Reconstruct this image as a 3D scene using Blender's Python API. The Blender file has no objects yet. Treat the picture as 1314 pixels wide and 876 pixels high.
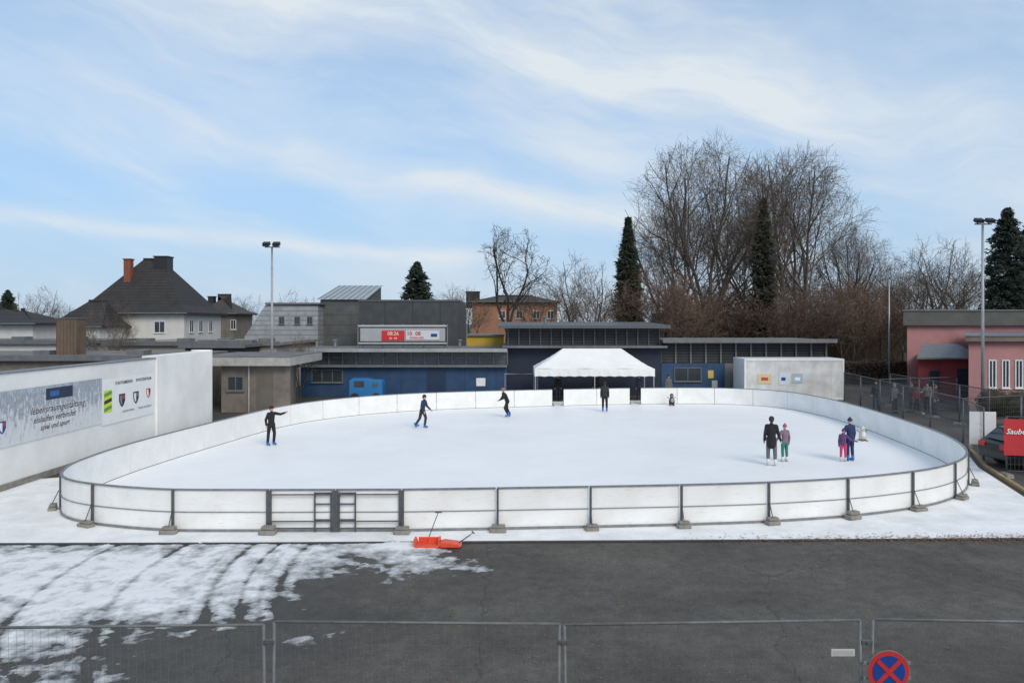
import bpy, math, random
import numpy as np
from mathutils import Vector, Matrix, noise
random.seed(7)
scn = bpy.context.scene
COL = scn.collection
F, CX, HY, H = 950.0, 657.0, 414.0, 5.2
def at(px, py, d):
    return Vector(((px-CX)/F*d, d, H-(py-HY)/F*d))
def xa(px, d): return (px-CX)/F*d
def za(py, d): return H-(py-HY)/F*d

# ------------------------------------------------------------------ materials
MATS = {}
def newmat(name):
    m = bpy.data.materials.new(name); m.use_nodes = True
    nt = m.node_tree
    return m, nt, nt.nodes['Principled BSDF']
def N(nt, typ, **kw):
    n = nt.nodes.new(typ)
    for k, v in kw.items():
        if hasattr(n, k) and k not in n.inputs: setattr(n, k, v)
        else: n.inputs[k].default_value = v
    return n
def L(nt, a, b): nt.links.new(a, b)
def mat(name, col, rough=0.7, var=0.15, scale=3.0, bump=0.1, metal=0.0, bscale=None, spec=None):
    if name in MATS: return MATS[name]
    m, nt, b = newmat(name)
    tc = N(nt, 'ShaderNodeTexCoord')
    n1 = N(nt, 'ShaderNodeTexNoise'); n1.inputs['Scale'].default_value = scale
    n1.inputs['Detail'].default_value = 5; n1.inputs['Roughness'].default_value = 0.65
    L(nt, tc.outputs['Object'], n1.inputs['Vector'])
    r = N(nt, 'ShaderNodeValToRGB')
    r.color_ramp.elements[0].position = 0.3; r.color_ramp.elements[1].position = 0.7
    r.color_ramp.elements[0].color = tuple(c*(1-var) for c in col)+(1,)
    r.color_ramp.elements[1].color = tuple(min(1, c*(1+var)) for c in col)+(1,)
    L(nt, n1.outputs['Fac'], r.inputs['Fac']); L(nt, r.outputs['Color'], b.inputs['Base Color'])
    b.inputs['Roughness'].default_value = rough; b.inputs['Metallic'].default_value = metal
    if spec is not None: b.inputs['Specular IOR Level'].default_value = spec
    if bump > 0:
        n2 = N(nt, 'ShaderNodeTexNoise'); n2.inputs['Scale'].default_value = bscale or scale*8
        n2.inputs['Detail'].default_value = 3
        L(nt, tc.outputs['Object'], n2.inputs['Vector'])
        bp = N(nt, 'ShaderNodeBump'); bp.inputs['Strength'].default_value = bump; bp.inputs['Distance'].default_value = 0.02
        L(nt, n2.outputs['Fac'], bp.inputs['Height']); L(nt, bp.outputs['Normal'], b.inputs['Normal'])
    MATS[name] = m
    return m
def stripes(name, c1, c2, freq, axis='X', width=0.85, rough=0.7, bump=.5):
    """cladding: regular dark gaps along an object axis + weathering"""
    if name in MATS: return MATS[name]
    m, nt, b = newmat(name)
    tc = N(nt, 'ShaderNodeTexCoord'); sp = N(nt, 'ShaderNodeSeparateXYZ')
    L(nt, tc.outputs['Object'], sp.inputs[0])
    mu = N(nt, 'ShaderNodeMath', operation='MULTIPLY'); mu.inputs[1].default_value = freq
    L(nt, sp.outputs[axis], mu.inputs[0])
    fr = N(nt, 'ShaderNodeMath', operation='FRACT'); L(nt, mu.outputs[0], fr.inputs[0])
    gt = N(nt, 'ShaderNodeMath', operation='GREATER_THAN'); gt.inputs[1].default_value = width
    L(nt, fr.outputs[0], gt.inputs[0])
    n1 = N(nt, 'ShaderNodeTexNoise'); n1.inputs['Scale'].default_value = 1.3; n1.inputs['Detail'].default_value = 8
    L(nt, tc.outputs['Object'], n1.inputs['Vector'])
    r = N(nt, 'ShaderNodeValToRGB')
    r.color_ramp.elements[0].position = 0.3; r.color_ramp.elements[1].position = 0.7
    r.color_ramp.elements[0].color = tuple(c*0.75 for c in c1)+(1,)
    r.color_ramp.elements[1].color = tuple(min(1, c*1.18) for c in c1)+(1,)
    L(nt, n1.outputs['Fac'], r.inputs['Fac'])
    mx = N(nt, 'ShaderNodeMixRGB'); mx.inputs['Color2'].default_value = c2+(1,)
    L(nt, gt.outputs[0], mx.inputs['Fac']); L(nt, r.outputs['Color'], mx.inputs['Color1'])
    L(nt, mx.outputs['Color'], b.inputs['Base Color']); b.inputs['Roughness'].default_value = rough
    bp = N(nt, 'ShaderNodeBump'); bp.inputs['Strength'].default_value = bump; bp.inputs['Distance'].default_value = 0.03; bp.invert = True
    L(nt, gt.outputs[0], bp.inputs['Height']); L(nt, bp.outputs['Normal'], b.inputs['Normal'])
    MATS[name] = m
    return m
def plainmat(name, col, rough=0.6, metal=0.0, **k):
    return mat(name, col, rough, 0.08, 4.0, 0.0, metal)

M_steel = mat('galvanised steel', (0.24, 0.25, 0.26), 0.5, 0.25, 6, 0.05, 0.4)
M_dsteel = mat('dark steel', (0.10, 0.105, 0.11), 0.5, 0.25, 6, 0.05, 0.3)
M_fsteel = mat('weathered fence steel', (0.15, 0.155, 0.155), 0.6, 0.25, 6, 0.05, 0.2)
M_conc = mat('concrete block', (0.24, 0.225, 0.20), 0.9, 0.3, 7, 0.5)
M_pole = mat('pole steel', (0.36, 0.37, 0.38), 0.5, 0.15, 3, 0.0, 0.3)
M_black = mat('black plastic', (0.02, 0.02, 0.022), 0.5, 0.2, 6, 0.1)
M_glass = mat('dark window glass', (0.035, 0.045, 0.055), 0.08, 0.3, 0.7, 0.0)
M_white = mat('white paint', (0.72, 0.73, 0.74), 0.5, 0.07, 3, 0.05)
M_orange = mat('orange plastic', (0.72, 0.08, 0.035), 0.45, 0.12, 5, 0.1)
M_tar = mat('bitumen roof', (0.16, 0.15, 0.14), 0.9, 0.35, 0.8, 0.3)
M_rooftile = stripes('dark roof tiles', (0.035, 0.031, 0.03), (0.016, 0.015, 0.015), 3.2, 'Z', 0.8, 0.8)

def board_mat():
    m, nt, b = newmat('white rink board')
    tc = N(nt, 'ShaderNodeTexCoord')
    n1 = N(nt, 'ShaderNodeTexNoise'); n1.inputs['Scale'].default_value = 1.2; n1.inputs['Detail'].default_value = 7
    L(nt, tc.outputs['Object'], n1.inputs['Vector'])
    r = N(nt, 'ShaderNodeValToRGB')
    r.color_ramp.elements[0].position = 0.3; r.color_ramp.elements[1].position = 0.65
    r.color_ramp.elements[0].color = (0.77, 0.76, 0.73, 1); r.color_ramp.elements[1].color = (0.87, 0.865, 0.85, 1)
    L(nt, n1.outputs['Fac'], r.inputs['Fac'])
    mp = N(nt, 'ShaderNodeMapping'); mp.inputs['Scale'].default_value = (3, 3, 18)
    L(nt, tc.outputs['Object'], mp.inputs['Vector'])
    n2 = N(nt, 'ShaderNodeTexNoise'); n2.inputs['Scale'].default_value = 1.5; n2.inputs['Detail'].default_value = 8
    L(nt, mp.outputs[0], n2.inputs['Vector'])
    r2 = N(nt, 'ShaderNodeValToRGB'); r2.color_ramp.elements[0].position = 0.58; r2.color_ramp.elements[1].position = 0.75
    r2.color_ramp.elements[0].color = (0, 0, 0, 1); r2.color_ramp.elements[1].color = (0.35, 0.35, 0.35, 1)
    L(nt, n2.outputs['Fac'], r2.inputs['Fac'])
    mx = N(nt, 'ShaderNodeMixRGB'); mx.inputs['Color2'].default_value = (0.45, 0.44, 0.42, 1)
    L(nt, r2.outputs['Color'], mx.inputs['Fac']); L(nt, r.outputs['Color'], mx.inputs['Color1'])
    L(nt, mx.outputs[0], b.inputs['Base Color']); b.inputs['Roughness'].default_value = 0.5
    return m
M_board = board_mat()

def asphalt_mat():
    m, nt, b = newmat('asphalt')
    tc = N(nt, 'ShaderNodeTexCoord')
    def noi(s, d=6, rg=0.6, vec=None):
        n = N(nt, 'ShaderNodeTexNoise'); n.inputs['Scale'].default_value = s; n.inputs['Detail'].default_value = d
        n.inputs['Roughness'].default_value = rg
        L(nt, vec or tc.outputs['Object'], n.inputs['Vector']); return n
    big = noi(0.35, 8, 0.7); fine = noi(30, 3, 0.85); mid = noi(3.0, 8, 0.85)
    r = N(nt, 'ShaderNodeValToRGB'); e = r.color_ramp.elements
    e[0].position = 0.36; e[0].color = (0.068, 0.061, 0.053, 1); e[1].position = 0.64; e[1].color = (0.122, 0.111, 0.097, 1)
    L(nt, big.outputs['Fac'], r.inputs['Fac'])
    m1 = N(nt, 'ShaderNodeMixRGB', blend_type='OVERLAY'); m1.inputs['Fac'].default_value = 0.9
    L(nt, r.outputs['Color'], m1.inputs['Color1']); L(nt, mid.outputs['Fac'], m1.inputs['Color2'])
    m2 = N(nt, 'ShaderNodeMixRGB', blend_type='OVERLAY'); m2.inputs['Fac'].default_value = 1.0
    L(nt, m1.outputs[0], m2.inputs['Color1']); L(nt, fine.outputs['Fac'], m2.inputs['Color2'])
    v = N(nt, 'ShaderNodeTexVoronoi'); v.inputs['Scale'].default_value = 6.0
    L(nt, tc.outputs['Object'], v.inputs['Vector'])
    lt = N(nt, 'ShaderNodeMath', operation='LESS_THAN'); lt.inputs[1].default_value = 0.085
    L(nt, v.outputs['Distance'], lt.inputs[0])
    patch = noi(0.6, 4); pr = N(nt, 'ShaderNodeMath', operation='GREATER_THAN'); pr.inputs[1].default_value = 0.47
    L(nt, patch.outputs['Fac'], pr.inputs[0])
    ml = N(nt, 'ShaderNodeMath', operation='MULTIPLY'); L(nt, lt.outputs[0], ml.inputs[0]); L(nt, pr.outputs[0], ml.inputs[1])
    ms = N(nt, 'ShaderNodeMath', operation='MULTIPLY'); ms.inputs[1].default_value = 0.6; L(nt, ml.outputs[0], ms.inputs[0])
    m3 = N(nt, 'ShaderNodeMixRGB'); m3.inputs['Color2'].default_value = (0.28, 0.25, 0.21, 1)
    L(nt, ms.outputs[0], m3.inputs['Fac']); L(nt, m2.outputs[0], m3.inputs['Color1'])
    wv = noi(0.9, 4)
    add = N(nt, 'ShaderNodeMixRGB', blend_type='ADD'); add.inputs['Fac'].default_value = 0.9
    L(nt, tc.outputs['Object'], add.inputs['Color1']); L(nt, wv.outputs['Color'], add.inputs['Color2'])
    vc = N(nt, 'ShaderNodeTexVoronoi', feature='DISTANCE_TO_EDGE'); vc.inputs['Scale'].default_value = 0.16
    L(nt, add.outputs[0], vc.inputs['Vector'])
    cl = N(nt, 'ShaderNodeMath', operation='LESS_THAN'); cl.inputs[1].default_value = 0.002
    L(nt, vc.outputs['Distance'], cl.inputs[0])
    cs = N(nt, 'ShaderNodeMath', operation='MULTIPLY'); cs.inputs[1].default_value = 0.35; L(nt, cl.outputs[0], cs.inputs[0])
    m4 = N(nt, 'ShaderNodeMixRGB'); m4.inputs['Color2'].default_value = (0.02, 0.02, 0.02, 1)
    L(nt, cs.outputs[0], m4.inputs['Fac']); L(nt, m3.outputs[0], m4.inputs['Color1'])
    sp = N(nt, 'ShaderNodeSeparateXYZ'); L(nt, tc.outputs['Object'], sp.inputs[0])
    wm = N(nt, 'ShaderNodeMapRange'); wm.inputs['From Min'].default_value = -1.0; wm.inputs['From Max'].default_value = -4.5
    wa = N(nt, 'ShaderNodeMath', operation='MULTIPLY_ADD'); wa.inputs[1].default_value = 5.0; L(nt, mid.outputs['Fac'], wa.inputs[0])
    wb = N(nt, 'ShaderNodeMath', operation='ADD'); wb.inputs[1].default_value = -2.5; L(nt, sp.outputs['X'], wb.inputs[0]); L(nt, wb.outputs[0], wa.inputs[2])
    L(nt, wa.outputs[0], wm.inputs['Value'])
    wf = N(nt, 'ShaderNodeMath', operation='MULTIPLY'); wf.inputs[1].default_value = .45; L(nt, wm.outputs[0], wf.inputs[0])
    m5 = N(nt, 'ShaderNodeMixRGB', blend_type='MULTIPLY'); m5.inputs['Color2'].default_value = (0.45, 0.46, 0.48, 1)
    L(nt, wf.outputs[0], m5.inputs['Fac']); L(nt, m4.outputs[0], m5.inputs['Color1'])
    L(nt, m5.outputs[0], b.inputs['Base Color'])
    rr = N(nt, 'ShaderNodeMapRange'); rr.inputs['From Min'].default_value = 0.35; rr.inputs['From Max'].default_value = 0.65
    rr.inputs['To Min'].default_value = 0.7; rr.inputs['To Max'].default_value = 0.95
    L(nt, big.outputs['Fac'], rr.inputs['Value'])
    rs = N(nt, 'ShaderNodeMath', operation='MULTIPLY_ADD'); rs.inputs[1].default_value = -.5; L(nt, wf.outputs[0], rs.inputs[0]); L(nt, rr.outputs[0], rs.inputs[2])
    L(nt, rs.outputs[0], b.inputs['Roughness'])
    b.inputs['Specular IOR Level'].default_value = .22
    bp = N(nt, 'ShaderNodeBump'); bp.inputs['Strength'].default_value = 0.5; bp.inputs['Distance'].default_value = 0.01
    L(nt, fine.outputs['Fac'], bp.inputs['Height']); L(nt, bp.outputs['Normal'], b.inputs['Normal'])
    return m
def ice_mat():
    m, nt, b = newmat('skating ice')
    tc = N(nt, 'ShaderNodeTexCoord')
    n1 = N(nt, 'ShaderNodeTexNoise'); n1.inputs['Scale'].default_value = 0.25; n1.inputs['Detail'].default_value = 8; n1.inputs['Roughness'].default_value = 0.7
    L(nt, tc.outputs['Object'], n1.inputs['Vector'])
    mp = N(nt, 'ShaderNodeMapping'); mp.inputs['Scale'].default_value = (0.5, 3.0, 1); mp.inputs['Rotation'].default_value = (0, 0, 0.3)
    L(nt, tc.outputs['Object'], mp.inputs['Vector'])
    n2 = N(nt, 'ShaderNodeTexNoise'); n2.inputs['Scale'].default_value = 2.5; n2.inputs['Detail'].default_value = 8; n2.inputs['Roughness'].default_value = 0.75
    L(nt, mp.outputs[0], n2.inputs['Vector'])
    mx = N(nt, 'ShaderNodeMixRGB'); mx.inputs['Fac'].default_value = 0.45
    L(nt, n1.outputs['Fac'], mx.inputs['Color1']); L(nt, n2.outputs['Fac'], mx.inputs['Color2'])
    r = N(nt, 'ShaderNodeValToRGB'); e = r.color_ramp.elements
    e[0].position = 0.36; e[0].color = (0.81, 0.81, 0.805, 1); e[1].position = 0.6; e[1].color = (0.90, 0.895, 0.88, 1)
    L(nt, mx.outputs[0], r.inputs['Fac']); L(nt, r.outputs[0], b.inputs['Base Color'])
    b.inputs['Roughness'].default_value = 0.5; b.inputs['Specular IOR Level'].default_value = 0.2
    bp = N(nt, 'ShaderNodeBump'); bp.inputs['Strength'].default_value = 0.2; bp.inputs['Distance'].default_value = 0.01
    L(nt, n2.outputs['Fac'], bp.inputs['Height']); L(nt, bp.outputs['Normal'], b.inputs['Normal'])
    return m
M_ice = ice_mat()
M_snow = mat('packed snow', (0.79, 0.79, 0.78), 0.85, 0.13, 1.2, 0.6, bscale=9, spec=0.2)
def slush_mat():
    m, nt, b = newmat('melting snow')
    g = N(nt, 'ShaderNodeNewGeometry'); sp = N(nt, 'ShaderNodeSeparateXYZ'); L(nt, g.outputs['Position'], sp.inputs[0])
    mr = N(nt, 'ShaderNodeMapRange'); mr.inputs['From Min'].default_value = 0.0; mr.inputs['From Max'].default_value = 0.036
    L(nt, sp.outputs['Z'], mr.inputs['Value'])
    n = N(nt, 'ShaderNodeTexNoise'); n.inputs['Scale'].default_value = 2.6; n.inputs['Detail'].default_value = 10; n.inputs['Roughness'].default_value=.75; L(nt, g.outputs['Position'], n.inputs['Vector'])
    r = N(nt, 'ShaderNodeValToRGB'); e = r.color_ramp.elements
    e[0].position = 0.0; e[0].color = (0.10, 0.10, 0.098, 1); e[1].position = 0.95; e[1].color = (0.76, 0.76, 0.755, 1)
    x = e.new(.38); x.color = (.40,.405,.405,1)
    mm = N(nt, 'ShaderNodeMath', operation='MULTIPLY_ADD'); mm.inputs[1].default_value = 2.2; mm.inputs[2].default_value = -1.0
    L(nt, n.outputs['Fac'], mm.inputs[0])
    ad = N(nt, 'ShaderNodeMath', operation='ADD'); L(nt, mr.outputs[0], ad.inputs[0]); L(nt, mm.outputs[0], ad.inputs[1])
    L(nt, ad.outputs[0], r.inputs['Fac']); L(nt, r.outputs[0], b.inputs['Base Color'])
    b.inputs['Roughness'].default_value = 0.8; b.inputs['Specular IOR Level'].default_value = 0.25
    n3 = N(nt, 'ShaderNodeTexNoise'); n3.inputs['Scale'].default_value = 25; n3.inputs['Detail'].default_value = 4; L(nt, g.outputs['Position'], n3.inputs['Vector'])
    bp = N(nt, 'ShaderNodeBump'); bp.inputs['Strength'].default_value = 0.4; bp.inputs['Distance'].default_value = 0.02
    L(nt, n3.outputs['Fac'], bp.inputs['Height']); L(nt, bp.outputs['Normal'], b.inputs['Normal'])
    return m

# ------------------------------------------------------------------ mesh builder
class MB:
    def __init__(s, origin=(0, 0, 0)):
        s.o = Vector(origin); s.v = []; s.f = []; s.m = []; s.mats = []
    def mi(s, m):
        if m not in s.mats: s.mats.append(m)
        return s.mats.index(m)
    def add(s, vs, fs, m):
        k = len(s.v); i = s.mi(m); ox, oy, oz = s.o
        s.v.extend([(v[0]-ox, v[1]-oy, v[2]-oz) for v in vs])
        s.f.extend([tuple(k+j for j in f) for f in fs]); s.m.extend([i]*len(fs))
    def box(s, x0, x1, y0, y1, z0, z1, m):
        vs = [(x0,y0,z0),(x1,y0,z0),(x1,y1,z0),(x0,y1,z0),(x0,y0,z1),(x1,y0,z1),(x1,y1,z1),(x0,y1,z1)]
        s.add(vs, [(0,3,2,1),(4,5,6,7),(0,1,5,4),(1,2,6,5),(2,3,7,6),(3,0,4,7)], m)
    def obox(s, c, size, m, rz=0, rx=0, ry=0):
        R = Matrix.Rotation(rz, 3, 'Z') @ Matrix.Rotation(ry, 3, 'Y') @ Matrix.Rotation(rx, 3, 'X'); c = Vector(c)
        vs = []
        for dz in (-.5, .5):
            for dx, dy in ((-.5,-.5),(.5,-.5),(.5,.5),(-.5,.5)):
                vs.append(c + R @ Vector((dx*size[0], dy*size[1], dz*size[2])))
        s.add(vs, [(0,3,2,1),(4,5,6,7),(0,1,5,4),(1,2,6,5),(2,3,7,6),(3,0,4,7)], m)
    def tube(s, pts, rad, m, n=6, caps=True, flat=1.0):
        pts = [Vector(p) for p in pts]; vs = []; fs = []
        if not hasattr(rad, '__len__'): rad = [rad]*len(pts)
        k = len(pts)
        for i, p in enumerate(pts):
            d = (pts[min(i+1, k-1)]-pts[max(i-1, 0)])
            if d.length < 1e-9: d = Vector((0, 0, 1))
            d.normalize()
            ref = Vector((1, 0, 0)) if abs(d.x) < 0.8 else Vector((0, 1, 0))
            v = d.cross(ref).normalized(); u = v.cross(d)
            for j in range(n):
                a = 2*math.pi*j/n
                vs.append(p + u*(math.cos(a)*rad[i]) + v*(math.sin(a)*rad[i]*flat))
        for i in range(k-1):
            for j in range(n):
                fs.append((i*n+j, i*n+(j+1) % n, (i+1)*n+(j+1) % n, (i+1)*n+j))
        if caps:
            fs.append(tuple(range(n))[::-1]); fs.append(tuple((k-1)*n+j for j in range(n)))
        s.add(vs, fs, m)
    def ball(s, c, r, m, nu=12, nv=8, z0=-1.0):
        if not hasattr(r, '__len__'): r = (r, r, r)
        vs = []; fs = []
        for i in range(nv+1):
            ph = math.asin(z0) + (math.pi/2-math.asin(z0))*i/nv
            for j in range(nu):
                a = 2*math.pi*j/nu
                vs.append((c[0]+r[0]*math.cos(ph)*math.cos(a), c[1]+r[1]*math.cos(ph)*math.sin(a), c[2]+r[2]*math.sin(ph)))
        for i in range(nv):
            for j in range(nu):
                fs.append((i*nu+j, i*nu+(j+1) % nu, (i+1)*nu+(j+1) % nu, (i+1)*nu+j))
        fs.append(tuple(range(nu))[::-1])
        s.add(vs, fs, m)
    def prism(s, poly, axis, a0, a1, m):
        def P(p, a):
            return {'X': (a, p[0], p[1]), 'Y': (p[0], a, p[1]), 'Z': (p[0], p[1], a)}[axis]
        n = len(poly)
        vs = [P(p, a0) for p in poly]+[P(p, a1) for p in poly]
        fs = [tuple(range(n))[::-1], tuple(range(n, 2*n))]+[(i, (i+1) % n, n+(i+1) % n, n+i) for i in range(n)]
        s.add(vs, fs, m)
    def mesh(s, name, smooth=False):
        me = bpy.data.meshes.new(name); me.from_pydata(s.v, [], s.f)
        for m in s.mats: me.materials.append(m)
        me.polygons.foreach_set('material_index', s.m)
        if smooth: me.polygons.foreach_set('use_smooth', [True]*len(s.f))
        me.update(); return me

def thing(name, loc, label, category, group=None, rz=0):
    o = bpy.data.objects.new(name, None); o.location = loc; o.rotation_euler = (0, 0, rz)
    o.empty_display_size = 0.3
    o['label'] = label; o['category'] = category
    if group: o['group'] = group
    COL.objects.link(o); return o
def part(parent, name, mb, smooth=False, bevel=0, label=None):
    me = mb.mesh(name, smooth) if isinstance(mb, MB) else mb
    o = bpy.data.objects.new(name, me); o.parent = parent
    if label: o['label'] = label
    COL.objects.link(o)
    if bevel:
        b = o.modifiers.new('bevel', 'BEVEL'); b.width = bevel; b.segments = 2; b.limit_method = 'ANGLE'
    return o
def single(name, mb, loc, label=None, category=None, group=None, smooth=False, kind=None, bevel=0):
    o = bpy.data.objects.new(name, mb.mesh(name, smooth) if isinstance(mb, MB) else mb); o.location = loc
    if label: o['label'] = label
    if category: o['category'] = category
    if group: o['group'] = group
    if kind: o['kind'] = kind
    COL.objects.link(o)
    if bevel:
        b = o.modifiers.new('bevel', 'BEVEL'); b.width = bevel; b.segments = 2; b.limit_method = 'ANGLE'
    return o
def copy_thing(src, loc, rz=0, scale=None, label=None):
    o = src.copy(); o.location = loc; o.rotation_euler = (0, 0, rz)
    if scale: o.scale = scale if hasattr(scale, '__len__') else (scale,)*3
    if label: o['label'] = label
    COL.objects.link(o)
    def rec(a, b):
        for c in a.children:
            d = c.copy(); d.parent = b; COL.objects.link(d); rec(c, d)
    rec(src, o)
    return o
def text(parent, name, s, size, M, m, align='CENTER', shear=0.0, offset=0.0):
    cu = bpy.data.curves.new(name, 'FONT'); cu.body = s; cu.size = size; cu.align_x = align; cu.align_y = 'CENTER'
    cu.shear = shear; cu.offset = offset; cu.resolution_u = 2
    t = bpy.data.objects.new(name+'_tmp', cu); COL.objects.link(t)
    dg = bpy.context.evaluated_depsgraph_get(); me = bpy.data.meshes.new_from_object(t.evaluated_get(dg))
    bpy.data.objects.remove(t)
    me.transform(M); me.materials.clear(); me.materials.append(m)
    o = bpy.data.objects.new(name, me); o.parent = parent; COL.objects.link(o); return o
def Mfront(x, y, z):
    return Matrix(((1, 0, 0, x), (0, 0, -1, y), (0, 1, 0, z), (0, 0, 0, 1)))
def Mright(x, y, z):
    return Matrix(((0, 0, 1, x), (1, 0, 0, y), (0, 1, 0, z), (0, 0, 0, 1)))

# ------------------------------------------------------------------ ground
mb = MB(); A = asphalt_mat()
mb.add([(-1500,-100,0),(1500,-100,0),(1500,2500,0),(-1500,2500,0)], [(0,1,2,3)], A)
single('ground', mb, (0,0,0), kind='structure')
M_grass = mat('winter grass', (0.10, 0.085, 0.05), 0.95, 0.35, 0.5, 0.5)
mb = MB(); mb.box(-200, 300, 68, 600, -0.2, 0.012, M_grass)
single('lawn', mb, (0,0,0), kind='structure')

apr = [(-22,17.35),(-6,17.5),(0,17.62),(14.0,17.9),(15.2,21.9),(16.7,26.5),(18.6,30.5),(19.3,44),(17.5,49),(8,49.5),(-9,47),(-14,43),(-15.0,38),(-15.2,24.8),(-22,22.0)]
mb = MB(); mb.prism(apr, 'Z', -0.05, 0.022, M_snow)
single('snow_apron_pavement', mb, (0,0,0), kind='structure')
M_edge = mat('dark wet timber edge', (0.045, 0.04, 0.036), 0.8, 0.4, 4, 0.3)
mb = MB(); pts = [(-22,17.26),(-6,17.41),(0,17.53),(14.0,17.81)]
for a, b in zip(pts, pts[1:]):
    mb.add([(a[0],a[1]-.06,-.02),(b[0],b[1]-.06,-.02),(b[0],b[1]+.06,-.02),(a[0],a[1]+.06,-.02),
            (a[0],a[1]-.06,.028),(b[0],b[1]-.06,.028),(b[0],b[1]+.06,.028),(a[0],a[1]+.06,.028)],
           [(4,5,6,7),(0,1,5,4),(2,3,7,6)], M_edge)
single('pavement_edge', mb, (0,0,0), kind='structure')
M_kerb = mat('yellowish stone kerb', (0.30, 0.22, 0.12), 0.9, 0.3, 3, 0.4)
mb = MB()
kp = [(14.2,17.9),(15.4,21.9),(16.9,26.5),(18.8,30.5)]
for a, b in zip(kp, kp[1:]):
    mb.add([(a[0],a[1],-.02),(a[0]+.14,a[1],-.02),(b[0]+.14,b[1],-.02),(b[0],b[1],-.02),
            (a[0],a[1],.10),(a[0]+.14,a[1],.10),(b[0]+.14,b[1],.10),(b[0],b[1],.10)],
           [(4,5,6,7),(0,1,5,4),(1,2,6,5),(2,3,7,6),(3,0,4,7)], M_kerb)
single('kerb', mb, (0,0,0), kind='structure')

# ------------------------------------------------------------------ rink outline
ctrl = [(-2.74,18.42),(-.5,18.56),(4.3,18.94),(7.2,19.35),(9.9,20.1),(12.5,21.45),(14.55,23.7),(15.95,27.2),(16.7,31.6),(17.2,36.5),
        (17.2,41),(16.3,44.8),(13.4,46.9),(8.4,47.0),(2.5,45.9),(-2.6,44.6),(-6.6,42.9),(-9.6,40.2),(-11.4,36.7),(-12.35,31.5),
        (-13.0,26.6),(-13.1,23.6),(-12.75,21.2),(-11.6,19.5),(-8.9,18.5),(-6.02,18.38)]
def crom(p0, p1, p2, p3, t):
    return 0.5*((2*p1)+(-p0+p2)*t+(2*p0-5*p1+4*p2-p3)*t*t+(-p0+3*p1-3*p2+p3)*t**3)
C = [Vector(c) for c in ctrl]; path = []
n = len(C)
for i in range(n-1):
    p0 = C[i-1] if i > 0 else C[0]-(C[1]-C[0]); p3 = C[i+2] if i+2 < n else C[-1]+(C[-1]-C[-2])
    for k in range(24): path.append(crom(p0, C[i], C[i+1], p3, k/24))
path.append(C[-1])
S = [0.0]
for a, b in zip(path, path[1:]): S.append(S[-1]+(b-a).length)
def onpath(s):
    s = max(0, min(S[-1]-1e-6, s)); i = int(np.searchsorted(S, s, side='right'))-1
    t = (s-S[i])/max(1e-9, S[i+1]-S[i]); return path[i].lerp(path[i+1], t)
def tang(s): return (onpath(s+.05)-onpath(s-.05)).normalized()
def s_of(x, far=True):
    best = min((abs(p.x-x), S[i]) for i, p in enumerate(path) if p.y > 40); return best[1]
gA = (s_of(8.15), s_of(7.45)); gB = (s_of(3.25), s_of(2.55))
mb = MB()
poly = [(p.x, p.y) for p in path[::6]]
mb.prism(poly, 'Z', 0.0, 0.036, M_ice)
single('ice', mb, (0,0,0), kind='structure')

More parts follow.
